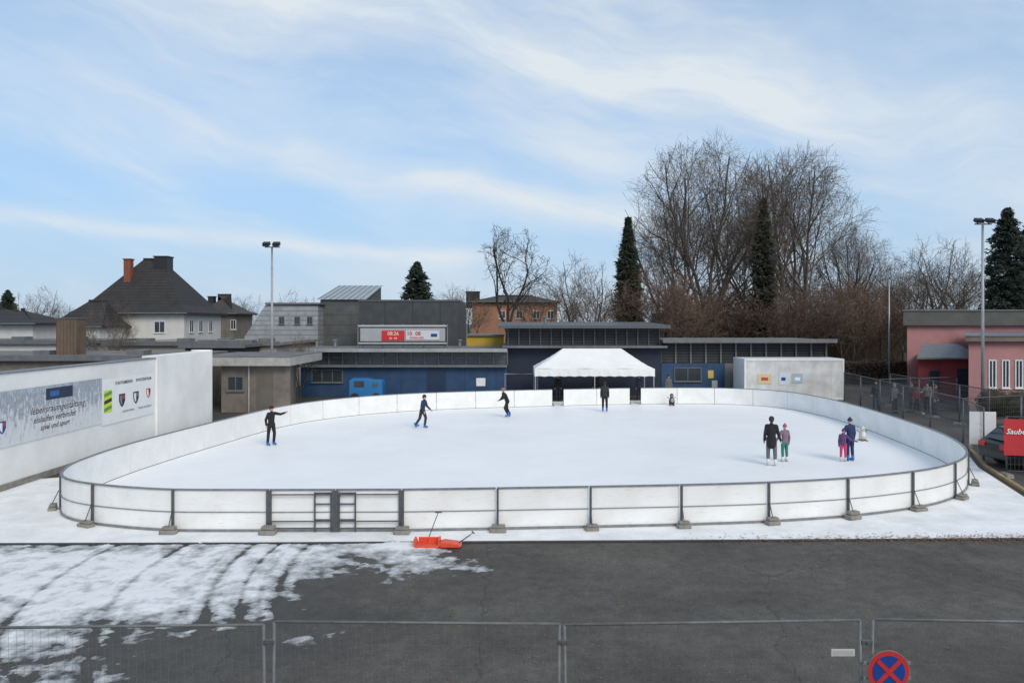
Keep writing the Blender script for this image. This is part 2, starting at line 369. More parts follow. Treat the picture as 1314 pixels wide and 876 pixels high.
BH = 1.08
def make_board(s0, s1, name='rink_board', gate=False, pts=None, last=False):
    k = 7
    if pts is None: P = [onpath(s0+(s1-s0)*i/(k-1)) for i in range(k)]
    else: P = [Vector(pts[0]).lerp(Vector(pts[1]), i/(k-1)) for i in range(k)]
    T = [(P[min(i+1,k-1)]-P[max(i-1,0)]).normalized() for i in range(k)]
    O = [Vector((t.y, -t.x)) for t in T]
    base = Vector((P[0].x, P[0].y, 0.022))
    lab = 'white gate leaf in grey steel frame at rink edge' if gate else 'white plastic rink board panel in grey steel frame'
    th = thing(name, base, lab, 'gate' if gate else 'rink board', 'gate leaves of the ice rink' if gate else 'boards around the ice rink')
    g = 0.012
    def strip(m_b, off0, off1, z0, z1, m, endgap=g):
        vs = []
        for i in range(k):
            sh = T[i]*(endgap if i == 0 else (-endgap if i == k-1 else 0))
            for of, z in ((off0,z0),(off1,z0),(off1,z1),(off0,z1)):
                q = P[i]+O[i]*of+sh; vs.append((q.x, q.y, z))
        fs = []
        for i in range(k-1):
            a = i*4; b = a+4
            for j in range(4): fs.append((a+j, b+j, b+(j+1) % 4, a+(j+1) % 4))
        fs.append((3,2,1,0)); fs.append(tuple((k-1)*4+j for j in range(4)))
        m_b.add(vs, fs, m)
    pm = MB(base); strip(pm, -0.012, 0.012, 0.06, BH-0.04, M_board); part(th, 'panel', pm)
    rm = MB(base)
    strip(rm, -0.02, 0.045, BH-0.035, BH, M_steel); part(th, 'top_rail', rm)
    rm = MB(base); strip(rm, 0.014, 0.05, 0.03, 0.085, M_steel); part(th, 'bottom_rail', rm)
    rm = MB(base); strip(rm, 0.014, 0.036, 0.50, 0.518, M_steel); part(th, 'middle_rail', rm)
    ends = [(P[0], T[0], O[0], 1)]
    if gate or last: ends.append((P[-1], T[-1], O[-1], -1))
    for (q, t, o, sg) in ends:
        pmn = MB(base)
        c = q+o*0.06+t*(0.03*sg); ang = math.atan2(t.y, t.x)
        pmn.obox((c.x, c.y, 0.54), (0.055 if not gate else 0.075, 0.05, 1.02), M_dsteel, rz=ang)
        part(th, 'post', pmn)
        if not gate and sg == 1:
            a = c+o*0.03; b_ = c+o*0.26; pmn = MB(base)
            pmn.tube([(a.x,a.y,0.55),(b_.x,b_.y,0.05),(a.x,a.y,0.045)], 0.013, M_dsteel, 5)
            part(th, 'brace', pmn)
    if gate:
        gm = MB(base)
        L_ = (P[-1]-P[0]).length; t = T[0]; o = O[0]
        a0 = (L_-0.50) if gate == 'L' else 0.10; a1 = a0+0.40; rz = math.atan2(t.y,t.x)
        for a in (a0, a1):
            c = P[0]+t*a+o*0.07; gm.obox((c.x, c.y, 0.52), (0.035,0.035,0.98), M_dsteel, rz=rz)
        for z in (0.33, 0.72, 0.99):
            c = P[0]+t*((a0+a1)/2)+o*0.07; gm.obox((c.x, c.y, z), (0.38,0.03,0.03), M_dsteel, rz=rz)
        part(th, 'latch_frame', gm)
        for z in (.13, .3, .96):
            gm = MB(base); c = P[0]+t*(L_/2)+o*0.10; gm.obox((c.x,c.y,z),(L_-0.12,0.028,0.028), M_dsteel, rz=rz); part(th, 'crossbar', gm)
    return th
blocks = []
segs = [(0, gA[0]), (gA[1], gB[0]), (gB[1], S[-1])]
for a, b in segs:
    k = max(1, round((b-a)/2.36))
    for i in range(k):
        s0 = a+(b-a)*i/k; s1 = a+(b-a)*(i+1)/k
        make_board(s0, s1, last=(i == k-1)); blocks.append(s0)
Gm = (Vector(ctrl[-1])+Vector(ctrl[0]))/2
make_board(0, 0, 'rink_gate', 'L', (ctrl[-1], Gm)); make_board(0, 0, 'rink_gate', 'R', (Gm, ctrl[0]))
blocks.append(S[-1])
bm_ = MB(); bm_.box(-0.20, 0.20, -0.11, 0.11, 0, 0.10, M_conc)
bm2 = MB(); bm2.box(-0.15, 0.17, -0.08, 0.10, 0.103, 0.18, M_conc)
blk = None
for s in blocks:
    p = onpath(s); t = tang(s) if 0.1 < s < S[-1]-0.1 else Vector((1, 0.03)); o = Vector((t.y, -t.x))
    c = p+o*0.24+t*0.03; rz = math.atan2(t.y, t.x)+random.uniform(-.12,.12)
    if blk is None:
        blk = thing('ballast_block', (c.x,c.y,0.022), 'grey concrete ballast block holding down the board brace', 'concrete block', 'ballast blocks around the ice rink', rz)
        part(blk, 'lower_slab', bm_, bevel=0.02); part(blk, 'upper_slab', bm2, bevel=0.02)
    else: copy_thing(blk, (c.x,c.y,0.022), rz, (random.uniform(.85,1.15),random.uniform(.9,1.1),random.uniform(.8,1.2)))

# ------------------------------------------------------------------ slush on the asphalt
def inside_dist(x, y, poly):
    ins = False; dm = 1e9; n = len(poly)
    for i in range(n):
        x1, y1 = poly[i]; x2, y2 = poly[(i+1) % n]
        if (y1 > y) != (y2 > y) and x < (x2-x1)*(y-y1)/(y2-y1)+x1: ins = not ins
        dx, dy = x2-x1, y2-y1; t = max(0, min(1, ((x-x1)*dx+(y-y1)*dy)/(dx*dx+dy*dy)))
        dm = min(dm, math.hypot(x-x1-t*dx, y-y1-t*dy))
    return dm if ins else -dm
sp = [(-15,17.9),(-2.1,17.9),(-1.9,16.9),(-1.0,15.7),(-2.0,15.5),(-3.0,16.1),(-3.9,15.5),(-4.5,14.2),(-4.9,13.2),(-6.2,12.6),(-7.4,12.0),(-7.9,11.6),(-9.6,11.9),(-9.6,11.2),(-7.2,11.1),(-6.2,10.8),(-6.4,10.2),(-7.2,9.0),(-15,9)]
M_slush = slush_mat()
x0, x1, y0, y1, st = -13.8, 0.5, 9.0, 17.75, 0.045
nx = int((x1-x0)/st); ny = int((y1-y0)/st); vs = []
for j in range(ny+1):
    for i in range(nx+1):
        x = x0+i*st; y = y0+j*st
        d = inside_dist(x, y, sp)
        w = max(-1, min(1, d/1.7))
        nn = noise.fractal(Vector((x*0.7, y*0.9, 3.1)), 0.9, 2.0, 4)
        n2 = noise.fractal(Vector((x*2.6, y*3.0, 9.1)), 0.6, 2.1, 6)
        h = 0.026*w+0.014*nn+0.015*n2+0.003
        tr = .8+.7*noise.noise(Vector((x*1.2, y*.8, 5)))
        for X0, wd, cv in ((-6.05,.08,.10),(-5.45,.05,.10),(-4.75,.08,.10),(-7.6,.07,.16),(-9.2,.07,.16)):
            q = abs(x-(X0-cv*(17.5-y)+.055*(17.5-y)**2))
            if q < .2: h -= 0.024*max(0,tr)*math.exp(-(q/wd)**2)
            elif q < .30 and h > 0: h += 0.005
        h += .04*math.exp(-((x+2.6)**2/.5+(y-17.3)**2/.10))
        if d < -1.1:
            h = -.01
            for (cx_,cy_,r_) in ((-3.4,12.1,.30),(-3.0,12.3,.18),(-4.0,13.6,.25),(-3.5,14.4,.2),(-.6,17.0,.25)):
                h = max(h, .010*(1-math.hypot(x-cx_,(y-cy_)*1.4)/r_)+.014*n2-.003)
        if y > 17.2: h = min(h, 0.05)
        vs.append((x, y, max(-0.02, min(0.085, h))))
fs = []
for j in range(ny):
    for i in range(nx):
        a = j*(nx+1)+i; q = (a, a+1, a+nx+2, a+nx+1)
        if max(vs[k][2] for k in q) > 0: fs.append(q)
mb = MB(); mb.add(vs, fs, M_slush)
o = single('snow_ground', mb, (0,0,0), kind='structure', smooth=True)

M_leaf = mat('dead leaves', (0.20, 0.11, 0.05), 0.9, 0.5, 9, 0)
mb = MB()
for i in range(1900):
    x = random.triangular(4, 15, 11.5); y = 17.70+0.014*x+random.gauss(-.12, .22)
    if random.random() < .15: x = random.uniform(-2, 14); y = random.uniform(10, 17.4)
    a = random.uniform(0, 6.28); r = random.uniform(.012, .035); z = 0.034 if y > 17.3 else 0.006
    if abs(y-(17.70+0.014*x)) < 0.5: z = 0.036
    mb.add([(x+r*math.cos(a+k*1.57), y+r*.6*math.sin(a+k*1.57), z+random.uniform(0, .012)) for k in range(4)], [(0,1,2,3)], M_leaf)
single('leaf_litter', mb, (0,0,0), 'scattered brown dead leaves along the asphalt edge', 'leaves', kind='stuff')

# ------------------------------------------------------------------ temporary fences
def fence_mesh_parts(th, W, Hf, sx, sz, wr, fr, ms=M_fsteel):
    f = MB(); z0 = 0.12
    f.tube([(0,0,0.0),(0,0,Hf)], fr, ms, 8); f.tube([(W,0,0.0),(W,0,Hf)], fr, ms, 8)
    f.tube([(0,0,Hf),(W,0,Hf)], fr*.9, ms, 8); f.tube([(0,0,z0),(W,0,z0)], fr*.9, ms, 8)
    part(th, 'frame', f, smooth=True)
    w = MB(); k = int(W/sx)
    for i in range(1, k): w.tube([(W*i/k,0,z0),(W*i/k,0,Hf)], wr, ms, 3, caps=False)
    k = int(Hf/sz)
    for i in range(1, k): w.tube([(0,0,z0+(Hf-z0)*i/k),(W,0,z0+(Hf-z0)*i/k)], wr, ms, 3, caps=False)
    part(th, 'wire_mesh', w)
def foot(x, y, rz=0, grp='concrete feet of the temporary fences'):
    m = MB(); m.prism([(-.32,0),(.32,0),(.27,.13),(-.27,.13)], 'Y', -.11, .11, M_conc)
    m.tube([(0,0,.13),(0,0,.16)], .04, M_conc, 8)
    o = single('concrete_base', m, (x,y,0), 'grey concrete foot carrying the temporary fence', 'concrete base', grp, bevel=.015)
    o.rotation_euler = (0,0,rz); return o
FY = 7.9
fgp = [(-120,341,806,801),(350,716,797,800),(728,1107,801,795),(1116,1480,794,800)]
for a, b, ya, yb in fgp:
    xA, xB = xa(a, FY), xa(b, FY); zA, zB = za(ya, FY), za(yb, FY)
    th = thing('mesh_fence', (xA, FY, zA-2.0), 'galvanised mesh construction fence panel standing on asphalt', 'fence', 'temporary construction fence')
    fence_mesh_parts(th, xB-xA, 2.0, 0.085, 0.23, 0.0014, 0.018)
    th.rotation_euler = (0, -math.atan2(zB-zA, xB-xA), 0)
for px in (345.5, 722, 1111.5):
    x = xa(px, FY)
    m = MB(); m.obox((0,0,0),(0.12,0.05,0.05), M_dsteel); m.tube([(-.0,-.05,0),(0,.05,0)], .012, M_dsteel, 6)
    single('pipe_clamp', m, (x, FY, 1.80), 'steel clamp joining two mesh fence panels', 'clamp', 'pipe clamps', bevel=.006)
    m = foot(x, FY, 1.57)
m = MB(); m.obox((0,0,0),(0.25,0.012,0.075), mat('dull white plate',(.5,.49,.46)))
m.obox((0,-0.008,0),(0.21,0.004,0.045), mat('pale grey print', (0.4,0.4,0.38)))
single('info_plate', m, (xa(1080,FY), FY-.03, za(835,FY)), 'small white plate on the fence mesh', 'plate', bevel=.003)
sx, sy, sz = xa(1140, 7.82), 7.82, za(861, 7.82)
th = thing('no_stopping_sign', (sx, sy, sz), 'round blue no stopping sign with red ring and cross', 'traffic sign')
M_red = mat('sign red', (0.50, 0.03, 0.03), 0.4, 0.08, 5, 0); M_blue = mat('sign blue', (0.01, 0.05, 0.25), 0.4, 0.08, 5, 0)
def disc(mb, r, y0, y1, m, n=40):
    mb.prism([(r*math.cos(2*math.pi*i/n), r*math.sin(2*math.pi*i/n)) for i in range(n)], 'Y', y0, y1, m)
m = MB(); disc(m, .225, -.004, .006, M_steel); part(th, 'plate', m)
m = MB(); disc(m, .218, -.008, -.0045, M_red); disc(m, .172, -.0125, -.0085, M_blue)
for s_ in (-1, 1): m.obox((0,-.0155-(s_+1)*.002,0),(.345,.004,.045), M_red, ry=s_*math.pi/4)
part(th, 'sign_face', m)
m = MB(); m.obox((0,.03,.08),(.5,.02,.03), M_steel); m.obox((0,.03,-.08),(.5,.02,.03), M_steel); part(th, 'bracket', m)

line = [(21.3,47.5),(18.9,31.0),(17.6,27.6),(16.65,25.0)]
fp = None
def fence_run(p, q, L_=3.3):
    global fp
    p = Vector(p); q = Vector(q); d = (q-p); k = max(1, round(d.length/L_)); rz = math.atan2(d.y, d.x)
    for i in range(k):
        a = p.lerp(q, i/k); W = d.length/k-.05
        if fp is None:
            fp = thing('mesh_fence', (a.x,a.y,.08), 'grey mesh fence panel bordering the rink yard', 'fence', 'mesh fence beside the rink', rz)
            fence_mesh_parts(fp, 3.25, 1.95, 0.11, 0.22, 0.005, 0.028, M_dsteel)
        else: copy_thing(fp, (a.x,a.y,.08), rz, (W/3.25,1,1))
        foot(a.x, a.y, rz+1.57)
fence_run(line[0], line[1]); fence_run(line[1], line[2], 3.5)
fence_run((16.7,25.0),(24,23.6))
fence_run((18.9,31.0),(25.5,33.5)); fence_run((20.6,41.5),(26,43.2)); fence_run((23.5,46),(22.6,35),2.8)
a = at(1245,528,28.3); b = at(1277,570,28.3)
m = MB(a); m.obox(((a.x+b.x)/2, 28.3, (a.z+b.z)/2), (b.x-a.x, .03, a.z-b.z), M_white, rz=-.12)
single('notice_board', m, a, 'blank white board tied to the mesh fence', 'board', bevel=.01)
M_ban = mat('red banner cloth', (0.50, 0.03, 0.035), 0.6, 0.1, 2, 0.15)
SL = -1.4/7.3
th = thing('advertising_banner', (16.55, 24.93, 1.35), 'red advertising banner with white lettering tied to fence', 'banner')
m = MB(); cols = 24; vs = []
for i in range(cols+1):
    x = 3.4*i/cols
    yy = 0.015*math.sin(x*5); vs += [(x, yy-.03+x*SL, -.6), (x, yy-.03+x*SL, .62)]
m.add(vs, [(2*i, 2*i+2, 2*i+3, 2*i+1) for i in range(cols)], M_ban); part(th, 'cloth', m)
M_wl = plainmat('white lettering', (0.8,0.8,0.8))
R8 = Matrix.Rotation(math.atan(SL), 4, 'Z')
text(th, 'lettering', 'Saubermacher', .25, R8@Mfront(.05, -.06, .20), M_wl, 'LEFT', 0.3, 0.003)

# ------------------------------------------------------------------ left wall with banner
M_wallw = mat('white painted wall', (0.78, 0.77, 0.74), 0.8, 0.12, 0.4, 0.15, bscale=6)
th = thing('boundary_wall', (-15.7, 30, 0), 'high white painted boundary wall along the rink', 'wall')
m = MB((-15.7,30,0)); m.box(-16.05,-15.70,12,32.6,0,3.62,M_wallw); part(th,'wall',m, bevel=.01)
m = MB((-15.7,30,0)); m.box(-16.30,-15.62,32.6,38.3,0,3.74,M_wallw)
m.box(-16.6,-15.62,38.302,38.6,0,3.80,M_wallw); part(th,'end_section',m, bevel=.01)
m = MB((-15.7,30,0)); m.box(-16.1,-15.66,12,32.59,3.623,3.67,M_steel); part(th,'coping',m)
m = MB((-15.7,30,0)); m.box(-15.697,-15.66,12,32.59,0.0,.22,M_conc); part(th,'plinth',m)
def banner_mat():
    m, nt, b = newmat('winter landscape print')
    tc = N(nt, 'ShaderNodeTexCoord'); sp_ = N(nt, 'ShaderNodeSeparateXYZ'); L(nt, tc.outputs['Object'], sp_.inputs[0])
    mp = N(nt, 'ShaderNodeMapping'); mp.inputs['Scale'].default_value = (1, 4.5, 1.6); L(nt, tc.outputs['Object'], mp.inputs[0])
    n = N(nt, 'ShaderNodeTexNoise'); n.inputs['Scale'].default_value = 1.6; n.inputs['Detail'].default_value = 9; n.inputs['Roughness'].default_value = .75
    L(nt, mp.outputs[0], n.inputs['Vector'])
    sl = N(nt, 'ShaderNodeMath', operation='MULTIPLY_ADD'); sl.inputs[1].default_value = .16; L(nt, sp_.outputs['Z'], sl.inputs[0]); L(nt, n.outputs['Fac'], sl.inputs[2])
    r = N(nt, 'ShaderNodeValToRGB'); e = r.color_ramp.elements
    e[0].position = .42; e[0].color = (.68,.69,.70,1); e[1].position = .72; e[1].color = (.45,.50,.56,1)
    x = e.new(.52); x.color = (.55,.57,.60,1); x = e.new(.58); x.color = (.26,.28,.31,1); x = e.new(.65); x.color = (.36,.40,.45,1)
    L(nt, sl.outputs[0], r.inputs['Fac']); L(nt, r.outputs[0], b.inputs['Base Color']); b.inputs['Roughness'].default_value = .5
    return m
M_print = banner_mat()
bo = Vector((-15.68, 18, 2.1))
th = thing('wall_banner', bo, 'printed winter landscape banner with crests on white wall', 'banner')
m = MB(bo); m.box(-15.688,-15.672,18.0,28.3,1.35,3.08,M_print); part(th,'printed_cloth',m)
m = MB(bo); m.box(-15.688,-15.672,28.303,32.4,1.25,3.02,mat('white banner cloth',(.80,.80,.79),.6,.04,2,.05)); part(th,'white_cloth',m)
bl = plainmat('black lettering',(.02,.02,.025))
def BT(s_, size, y, z, m_, al='CENTER', sh=0.0, off=0.0, x=-15.666):
    text(th, 'lettering', s_, size, Mright(x-bo.x, y-bo.y, z-bo.z), m_, al, sh, off)
for s_, sz_, y_, z_ in (('lebensraumgestaltung', .35, 25.6, 2.30), ('eislaufen verbindet', .31, 25.4, 1.99), ('spiel und sport', .27, 25.4, 1.71)):
    BT(s_, sz_, y_, z_, M_wl, 'CENTER', .25, .018, -15.668); BT(s_, sz_, y_, z_, bl, 'CENTER', .25, .002, -15.662)
BT('STADTGEMEINDE', .17, 29.9, 2.80, bl, 'CENTER', 0, .003); BT('SPORTZENTRUM', .17, 31.5, 2.80, bl, 'CENTER', 0, .003)
m = MB(bo); m.box(-15.670,-15.662,24.9,26.4,2.60,2.98,plainmat('navy print',(.02,.03,.07))); m.box(-15.662,-15.658,25.1,25.6,2.70,2.88,plainmat('blue print',(.03,.12,.35))); part(th,'logo',m)
gy = plainmat('lime print',(.62,.68,.05)); gk = plainmat('green print',(.10,.32,.06)); sr = plainmat('red print',(.5,.05,.05))
m = MB(bo)
m.box(-15.671,-15.6665,28.42,29.0,1.72,2.58,gy)
for i in range(3):
    z = 1.76+i*.28; m.add([(-15.6655,28.44,z),(-15.6655,28.98,z+.10),(-15.6655,28.98,z+.24),(-15.6655,28.44,z+.14)],[(0,1,2,3)], gk if i != 1 else bl)
part(th,'emblem',m)
def shield(yc, zc, s_, c1, c2, c3):
    P_ = [(yc-s_,zc+s_),(yc+s_,zc+s_),(yc+s_,zc-.2*s_),(yc+.5*s_,zc-s_),(yc,zc-1.3*s_),(yc-.5*s_,zc-s_),(yc-s_,zc-.2*s_)]
    m = MB(bo); m.prism(P_,'X',-15.671,-15.664,c1)
    m.prism([(yc-s_*.75,zc+s_*.75),(yc,zc+s_*.75),(yc,zc-s_),(yc-s_*.4,zc-s_*.75),(yc-s_*.75,zc-.15*s_)],'X',-15.664,-15.660,c2)
    m.prism([(yc+.03,zc+s_*.75),(yc+s_*.75,zc+s_*.75),(yc+s_*.75,zc+.1*s_),(yc+.03,zc+.1*s_)],'X',-15.664,-15.660,c3)
    part(th,'crest',m)
shield(29.75,2.12,.23,bl,M_steel,sr); shield(30.85,2.12,.22,bl,M_wl,M_steel); shield(31.9,2.2,.18,sr,M_wl,bl); shield(22.75,2.0,.17,M_blue,M_wl,sr)
BT('1. EISSPORTVEREIN', .12, 30.2, 1.62, bl); BT('TENNIS UND EISLAUF', .12, 31.6, 1.62, bl)

# ------------------------------------------------------------------ buildings
def win(parent, x0, x1, z0, z1, y, frame, glass=M_glass, mull=1, fw=.06, side=None):
    """window on a wall facing -Y at plane y; side=True: facing +X at plane x=y with x0,x1 along Y"""
    w = MB()
    w.box(x0+fw,x1-fw,y-.02,y-.004,z0+fw,z1-fw,glass)
    w.box(x0,x1,y-.06,y,z1-fw,z1,frame); w.box(x0,x1,y-.06,y,z0,z0+fw,frame)
    w.box(x0,x0+fw,y-.058,y,z0+fw,z1-fw,frame); w.box(x1-fw,x1,y-.058,y,z0+fw,z1-fw,frame)
    for i in range(1,mull+1):
        c = x0+(x1-x0)*i/(mull+1); w.box(c-.025,c+.025,y-.05,y-.021,z0+fw,z1-fw,frame)
    w.box(x0-.05,x1+.05,y-.12,y,z0-.05,z0-.003,frame)
    if side: w.v = [(y+(y-b), a, c) for a,b,c in w.v]
    ox, oy, oz = parent.location
    w.v = [(a-ox,b-oy,c-oz) for a,b,c in w.v]
    return part(parent,'window',w)

M_bluew = stripes('blue painted wall', (0.022,0.062,0.14), (0.010,0.03,0.07), 0.45, 'X', .985, .6)
M_slat = stripes('dark slat cladding', (0.05,0.053,0.057), (0.018,0.018,0.02), 5.0, 'Z', .6, .7)
M_fascia = mat('grey metal fascia', (0.14,0.145,0.15), .5, .2, 2, 0)
M_clere = mat('clerestory glazing', (0.07,0.08,0.09), .25, .4, .5, 0)
d = 52.0; o_ = Vector((xa(515,d),d,0))
th = thing('clubhouse', o_, 'long low blue clubhouse with dark flat roofs', 'building')
xl, xr = xa(386,d), xa(651,d)
m = MB(o_); m.box(xl,xr,d,d+7,0,2.26,M_bluew); part(th,'wall',m,label='blue painted left wing wall')
m = MB(o_); m.box(xl,xr,d+.25,d+7,2.265,3.25,M_clere)
for i in range(16):
    x = xl+(xr-xl)*i/15; m.box(x-.04,x+.04,d+.12,d+.245,2.265,3.25,M_fascia)
m.box(xl,xr,d+.14,d+.245,2.72,2.78,M_fascia)
part(th,'clerestory',m)
m = MB(o_); m.box(xl-.6,xr,d-.9,d+7.4,3.26,3.34,M_tar); m.box(xl-.62,xr,d-.95,d-.903,3.18,3.42,mat('pale metal edge',(.30,.31,.31),.5,.2,2,0))
m.box(xl-.6,xr,d-.45,d+.2,2.1,2.262,M_fascia)
part(th,'roof',m)
c0, c1 = xa(645,54), xa(850,54)
m = MB(o_); m.box(xa(652,54),xa(845,54),53,62,0,3.4,mat('dark blue wall',(.012,.022,.045),.6,.2,2,.1)); part(th,'wall',m,label='dark blue centre hall wall')
m = MB(o_); m.box(c0,c1,52.2,60,3.42,3.58,M_fascia); m.box(c0+.3,c1-.3,53.2,60,3.585,4.75,M_slat)
for i in range(15):
    x = c0+.4+(c1-c0-.8)*i/14; m.box(x-.05,x+.05,53.08,53.19,3.59,4.75,M_dsteel)
part(th,'upper_clerestory',m)
m = MB(o_); m.add([(c0-.3,52.0,4.80),(c1+.2,52.0,4.80),(c1+.2,61,5.05),(c0-.3,61,5.05),(c0-.3,52.0,5.02),(c1+.2,52.0,5.02),(c1+.2,61,5.27),(c0-.3,61,5.27)],
    [(0,3,2,1),(4,5,6,7),(0,1,5,4),(1,2,6,5),(2,3,7,6),(3,0,4,7)],M_dsteel); part(th,'roof',m,label='dark raised centre roof')
r0, r1 = xa(848,53), xa(1068,53)
m = MB(o_); m.box(r0,xa(930,53),53,60,0,2.3,M_bluew); part(th,'wall',m)
m = MB(o_); m.box(xa(930,53)+.01,xa(1060,53),53,60,0,2.3,mat('grey render',(.16,.165,.17),.8,.15,2,.1)); part(th,'wall',m,label='grey rendered end wall')
m = MB(o_); m.box(r0,xa(1062,53),53.2,60,2.31,3.8,M_slat)
for i in range(12):
    x = r0+(r1-r0-.4)*i/11; m.box(x-.06,x+.06,53.05,53.19,2.31,3.8,M_fascia)
part(th,'clerestory',m)
m = MB(o_); m.box(r0-.02,r1,52.2,60.4,3.82,3.98,M_tar); m.box(r0-.02,r1,52.14,52.197,3.78,4.06,M_fascia); part(th,'roof',m)
m = MB(o_); m.box(xa(548,d),xa(572,d),d-.05,d-.003,0.0,2.05,mat('navy door',(.012,.03,.075),.5,.1,2,0)); part(th,'door',m)
for px,py,c in ((617,490,M_wl),(912,480,plainmat('yellow sign',(.6,.45,.1))),(917,493,plainmat('pale sign',(.5,.5,.45)))):
    dd = d if px < 800 else 53
    p = at(px,py,dd); m = MB(o_); m.box(p.x-.32 if px==617 else p.x-.2,p.x+.32 if px==617 else p.x+.2,p.y-.03,p.y-.004,p.z-.28,p.z+.28,c); part(th,'sign',m)
win(th, xa(865,53),xa(900,53),1.0,2.0,53,M_fascia); win(th, xa(400,d),xa(440,d),1.0,1.9,d,M_fascia,mull=2)
for px in (430,590,700):
    m = MB(o_); p = xa(px,56); zz = 3.34 if px < 640 else 5.1
    m.tube([(p,56,zz),(p,56,zz+.5)],.12,M_steel,8); m.tube([(p,56,zz+.5),(p,56,zz+.6)],.2,M_steel,8); part(th,'vent_pipe',m)

M_brown = mat('brown rendered wall',(.17,.145,.12),.9,.3,1.2,.3)
o_ = Vector((xa(330,43),43,0))
th = thing('garage', o_, 'brown garage with pale fascia and flat roof', 'building')
g0,g1 = xa(284,43),xa(372,43)
m = MB(o_); m.prism([(g0,43),(g1,43),(xa(380,49),49),(g0,49)],'Z',0,2.72,M_brown); part(th,'wall',m)
m = MB(o_); m.box(xa(250,43),g1+.2,42.4,49.5,2.73,3.20,mat('pale fascia',(.36,.35,.32),.7,.2,2,.1)); m.box(xa(250,43)+.1,g1+.1,42.5,49.4,3.205,3.26,M_tar); part(th,'roof',m)
win(th,xa(292,43),xa(313,43),1.25,2.1,43,M_fascia)
m = MB(o_); m.box(xa(330,43),xa(350,43),42.95,42.996,0,2.3,mat('grey brown door',(.12,.105,.09),.7,.2,1,.1)); part(th,'door',m)
m = MB(o_); m.tube([(xa(320,43),42.9,0),(xa(320,43),42.9,2.72)],.05,M_pole,8); part(th,'downpipe',m)

def shed(x0,x1,y0,y1,h,label,wm,rm=M_tar,t=.22,over=.3):
    o_ = Vector(((x0+x1)/2,y0,0)); th = thing('shed',o_,label,'building')
    m = MB(o_); m.box(x0,x1,y0,y1,0,h-t,wm); part(th,'wall',m)
    m = MB(o_); m.box(x0-over,x1+over,y0-over,y1+over,h-t+.003,h,rm); m.box(x0-over-.04,x1+over+.04,y0-over-.04,y0-over-.003,h-t-.03,h+.06,M_fascia)
    for i in range(4):
        x = x0+(x1-x0)*(i+.5)/4; m.box(x-.5,x+.5,y0+2,y0+3,h+.003,h+.25,M_fascia)
    part(th,'roof',m)
    k = max(1,int((x1-x0)/4))
    for i in range(k):
        x = x0+(x1-x0)*(i+.5)/k; win(th,x-.6,x+.6,.42*h,.75*h,y0,M_fascia)
    return th
M_beige = mat('beige render',(.42,.39,.34),.85,.12,1,.1)
M_offw = mat('off white render',(.62,.61,.58),.85,.10,1,.1)
shed(-42,-19.6,42,50,3.3,'low shed with broad flat bitumen roof',M_brown)
shed(-30,-17.5,55,66,3.75,'flat roofed workshop with beige walls',M_beige, mat('gravel roof',(.26,.24,.20),.95,.3,2,.4))
shed(-48,-31,54,62,3.9,'grey flat roofed outbuilding behind wall',M_offw)
shed(xa(225,50),xa(300,50),51.5,56,3.7,'small annex with dark roof edge',mat('dark cladding',(.07,.065,.06),.8,.2,2,.1))
def hip_house(x0,x1,y0,y1,ez,rz_,label,wm,rm,over=.6,ridge=None):
    o_ = Vector(((x0+x1)/2,y0,0)); th = thing('house',o_,label,'house')
    m = MB(o_); m.box(x0,x1,y0,y1,0,ez,wm); part(th,'wall',m)
    X0,X1,Y0,Y1 = x0-over,x1+over,y0-over,y1+over; yc = (y0+y1)/2
    ra,rb = ridge if ridge else (x0+(y1-y0)/2,x1-(y1-y0)/2)
    m = MB(o_)
    v = [(X0,Y0,ez),(X1,Y0,ez),(X1,Y1,ez),(X0,Y1,ez),(X0,Y0,ez+.18),(X1,Y0,ez+.18),(X1,Y1,ez+.18),(X0,Y1,ez+.18),(ra,yc,rz_),(rb,yc,rz_)]
    k_ = .22; zz = ez+.18+(rz_-ez)*.13
    ring = [(X0+(ra-X0)*k_,Y0+(yc-Y0)*k_,zz),(X1+(rb-X1)*k_,Y0+(yc-Y0)*k_,zz),(X1+(rb-X1)*k_,Y1+(yc-Y1)*k_,zz),(X0+(ra-X0)*k_,Y1+(yc-Y1)*k_,zz)]
    v = [(a,b,c+.003) for a,b,c in v+ring]
    m.add(v,[(0,3,2,1),(0,1,5,4),(1,2,6,5),(2,3,7,6),(3,0,4,7),(4,5,11,10),(5,6,12,11),(6,7,13,12),(7,4,10,13),(10,11,9,8),(11,12,9),(12,13,8,9),(13,10,8)],rm)
    rf = part(th,'roof',m)
    m = MB(o_); m.tube([(ra,yc,rz_+.05),(rb,yc,rz_+.05)],.12,rm,6); part(rf,'ridge',m)
    m = MB(o_); m.tube([(X0,Y0-.08,ez+.1),(X1,Y0-.08,ez+.1)],.08,M_fascia,6); part(rf,'gutter',m)
    return th,rf,o_
Y_ = 75
th,rf,o_ = hip_house(xa(100,Y_),xa(236,Y_),Y_,84.5,6.05,12.0,'white two storey house with dark hipped roof',M_offw,M_rooftile,ridge=(xa(184,79.7),xa(207,79.7)))
M_brick = mat('red brick',(.24,.08,.05),.9,.3,6,.4)
def chimney(rf,o_,px,py0,py1,w,dd,m_,cap=M_black):
    p = at(px,py0,dd); z0 = za(py1,dd)-1.2
    m = MB(o_); m.box(p.x-w/2,p.x+w/2,dd-w/2,dd+w/2,z0,p.z-.12,m_); m.box(p.x-w/2-.08,p.x+w/2+.08,dd-w/2-.08,dd+w/2+.08,p.z-.118,p.z,cap); part(rf,'chimney',m)
chimney(rf,o_,165,332,368,.7,78.0,M_brick,M_brick); chimney(rf,o_,210,329,352,1.4,79.5,M_black)
xs = xa(236,Y_)
for yc in (76.7,79.0,81.6): win(th,yc-.5,yc+.5,4.2,5.5,xs,M_white,side=True)
